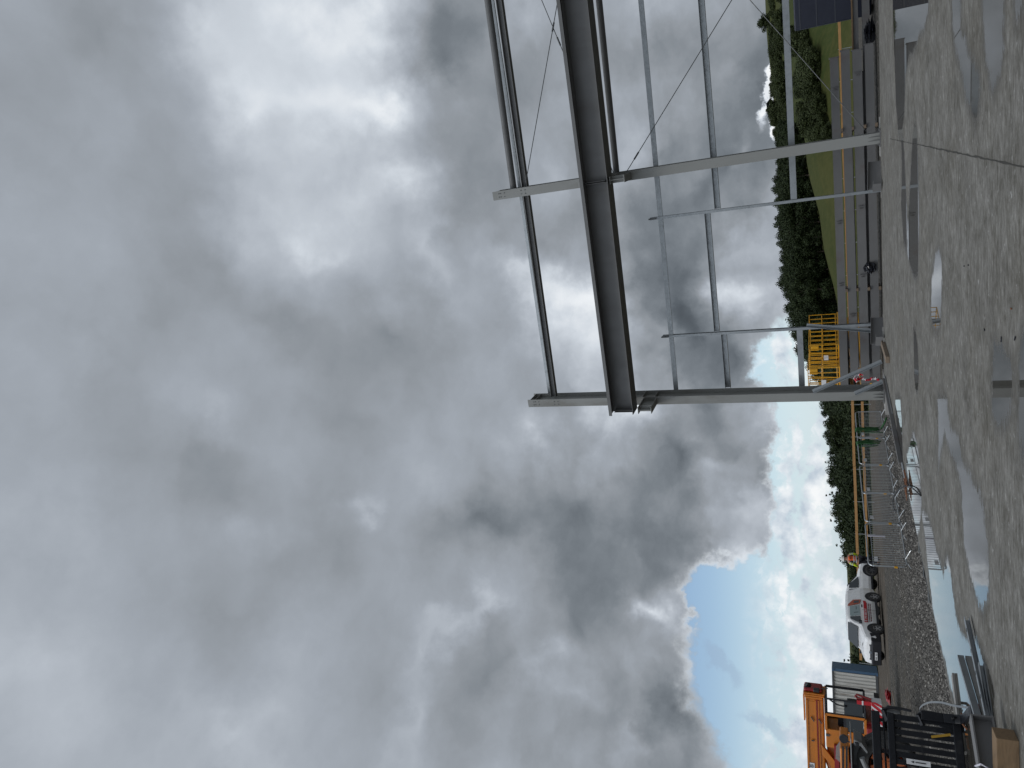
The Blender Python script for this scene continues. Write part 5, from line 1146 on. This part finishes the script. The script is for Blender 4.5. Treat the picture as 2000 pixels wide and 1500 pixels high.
# ---------------------------------------------------------------- steel lengths lying over the puddle
def purlin(x0, y0, x1, y1, z, H, Bw, label, side=1, holes=0, up=(0, 0, 1), mt='galv'):
    a, b = G(x0, y0, z), G(x1, y1, z); r = empty('steel_purlin', (a + b)/2); r.location.z = 0; tag(r, label, 'steel purlin', 'cold formed steel lengths over the puddle'); inv = Matrix.Translation(-r.location)
    m = MB(); m.csec(a, b, H, Bw, .006, up, side); o = m.build('section', M[mt], r); o.matrix_parent_inverse = inv
    for i in range(holes):
        p = a.lerp(b, (i + .6)/holes); m = MB(); m.box(p + Vector((0, 0, H/2 + .001)), (.05, .02, .006)); o = m.build('slot', M['black'], r); o.matrix_parent_inverse = inv
    return r
purlin(1888, 1208, 1936, 1430, .06, .06, .075, 'long slotted grey steel length across the puddle', 1, 5, mt='galv')
purlin(1876, 1283, 1914, 1415, .05, .08, .06, 'grey steel length with a bright edge, left of the slotted one', -1, 0)
purlin(1916, 1296, 1932, 1400, .03, .06, .12, 'pale steel end sticking out under the slotted length', 1, 0)
a, b = G(1917, 1408, .22), G(1946, 1580, .22); r = empty('steel_beam', (a + b)/2); r.location.z = 0; tag(r, 'grey steel beam on the forks running out at the left edge', 'steel beam'); inv = Matrix.Translation(-r.location)
m = MB(); m.isec(a, b, .22, .20, .012, .016); o = m.build('section', M['steelb'], r); o.matrix_parent_inverse = inv
m = MB(); m.bar(a + Vector((0, 0, 0)), a + (a - b).normalized()*.015, .21, .23); o = m.build('end_plate', M['steelb'], r); o.matrix_parent_inverse = inv
m = MB(); m.path([G(1905, 1496, .36), G(1916, 1493, .40), G(1930, 1500, .34), G(1940, 1520, .2)], .011, 6); tag(m.build('loose_cord', M['white_rag'], smooth=True), 'white cord looped over the steel beam at the left edge', 'cord')
# timber block, plank, strap
p = G(1990, 1446, 0); m = MB(); m.box((p.x - .55, p.y + .13, .10), (1.1, .25, .20), Matrix.Rotation(-.03, 3, 'Z')); tag(m.build('timber_block', M['block'], bev=.006), 'big square timber block lying on the slab at the bottom left', 'timber')
m = MB(); m.bar(G(1861, 1318, .02), G(1880, 1470, .02), .16, .035); tag(m.build('concrete_strip', M['plank']), 'narrow pale strip lying in the puddle beside the slab edge', 'strip')
sp_ = [G(x, y, z) for x, y, z in ((1901, 1383, .015), (1882, 1381, .02), (1862, 1378, .06), (1838, 1372, .16), (1815, 1372, .26), (1800, 1379, .33), (1796, 1388, .30), (1806, 1398, .20), (1828, 1408, .10), (1850, 1420, .04))]
m = MB(); P_s = smooth_path(sp_, 5)
for q0, q1 in zip(P_s, P_s[1:]): m.bar(q0, q1 + (q1 - q0)*.04, .032, .003)
tag(m.build('steel_strap', M['galv'], smooth=False), 'springy steel banding strap arching up over the stones', 'strap')
m = MB(); m.path(smooth_path([G(1862, 1418, .0), G(1856, 1408, .12), G(1862, 1402, .16), G(1872, 1402, .04)]), .02, 6); tag(m.build('bent_hose', M['cable'], smooth=True), 'short dark bent hose beside the fork carriage', 'hose')
for k, (x, y) in enumerate(((1862, 1421), (1868, 1431), (1886, 1405), (1888, 1424))):
    m = MB(); q = G(x, y, .02); m.bar(q, q + Vector((-.03, .26, .0)) + Vector((0, 0, .02)), .03, .02); tag(m.build('rusty_bar', M['rust']), ['rusty bar end nearest the bent hose', 'rusty bar end left of the bent hose', 'rusty bar end at the tip of the fork', 'rusty bar end beside the fork heel'][k], 'bar')
q = G(1741, 1360, -.24); crumple('red_bag', (q.x, q.y, q.z + .12), (.55, .4, .26), 'red', 4, 'crumpled red bag lying on the haul track', 'bag', amp=.9)
m = MB(); m.bar(G(1744, 1352, -.2), G(1748, 1376, -.2), .12, .05); tag(m.build('plank_end', M['oldtimber']), 'brown plank end beside the red bag on the track', 'timber')
q = G(1714, 1352, -.2)
for k, (x, y, l) in enumerate(((1955, 668, .06), (1891, 518, .025), (1922, 642, .03), (1981, 664, .055), (1974, 602, .03), (1883, 520, .02))):
    q = G(x, y, .008); a = rt_.random()*6; m = MB(); m.bar(q, q + Vector((math.cos(a)*l, math.sin(a)*l, 0)), .014, .010); tag(m.build('debris_bit', M['black'] if k != 4 else M['rust']), 'tiny dark scrap lying on the open slab', 'debris', 'tiny scraps on the slab')
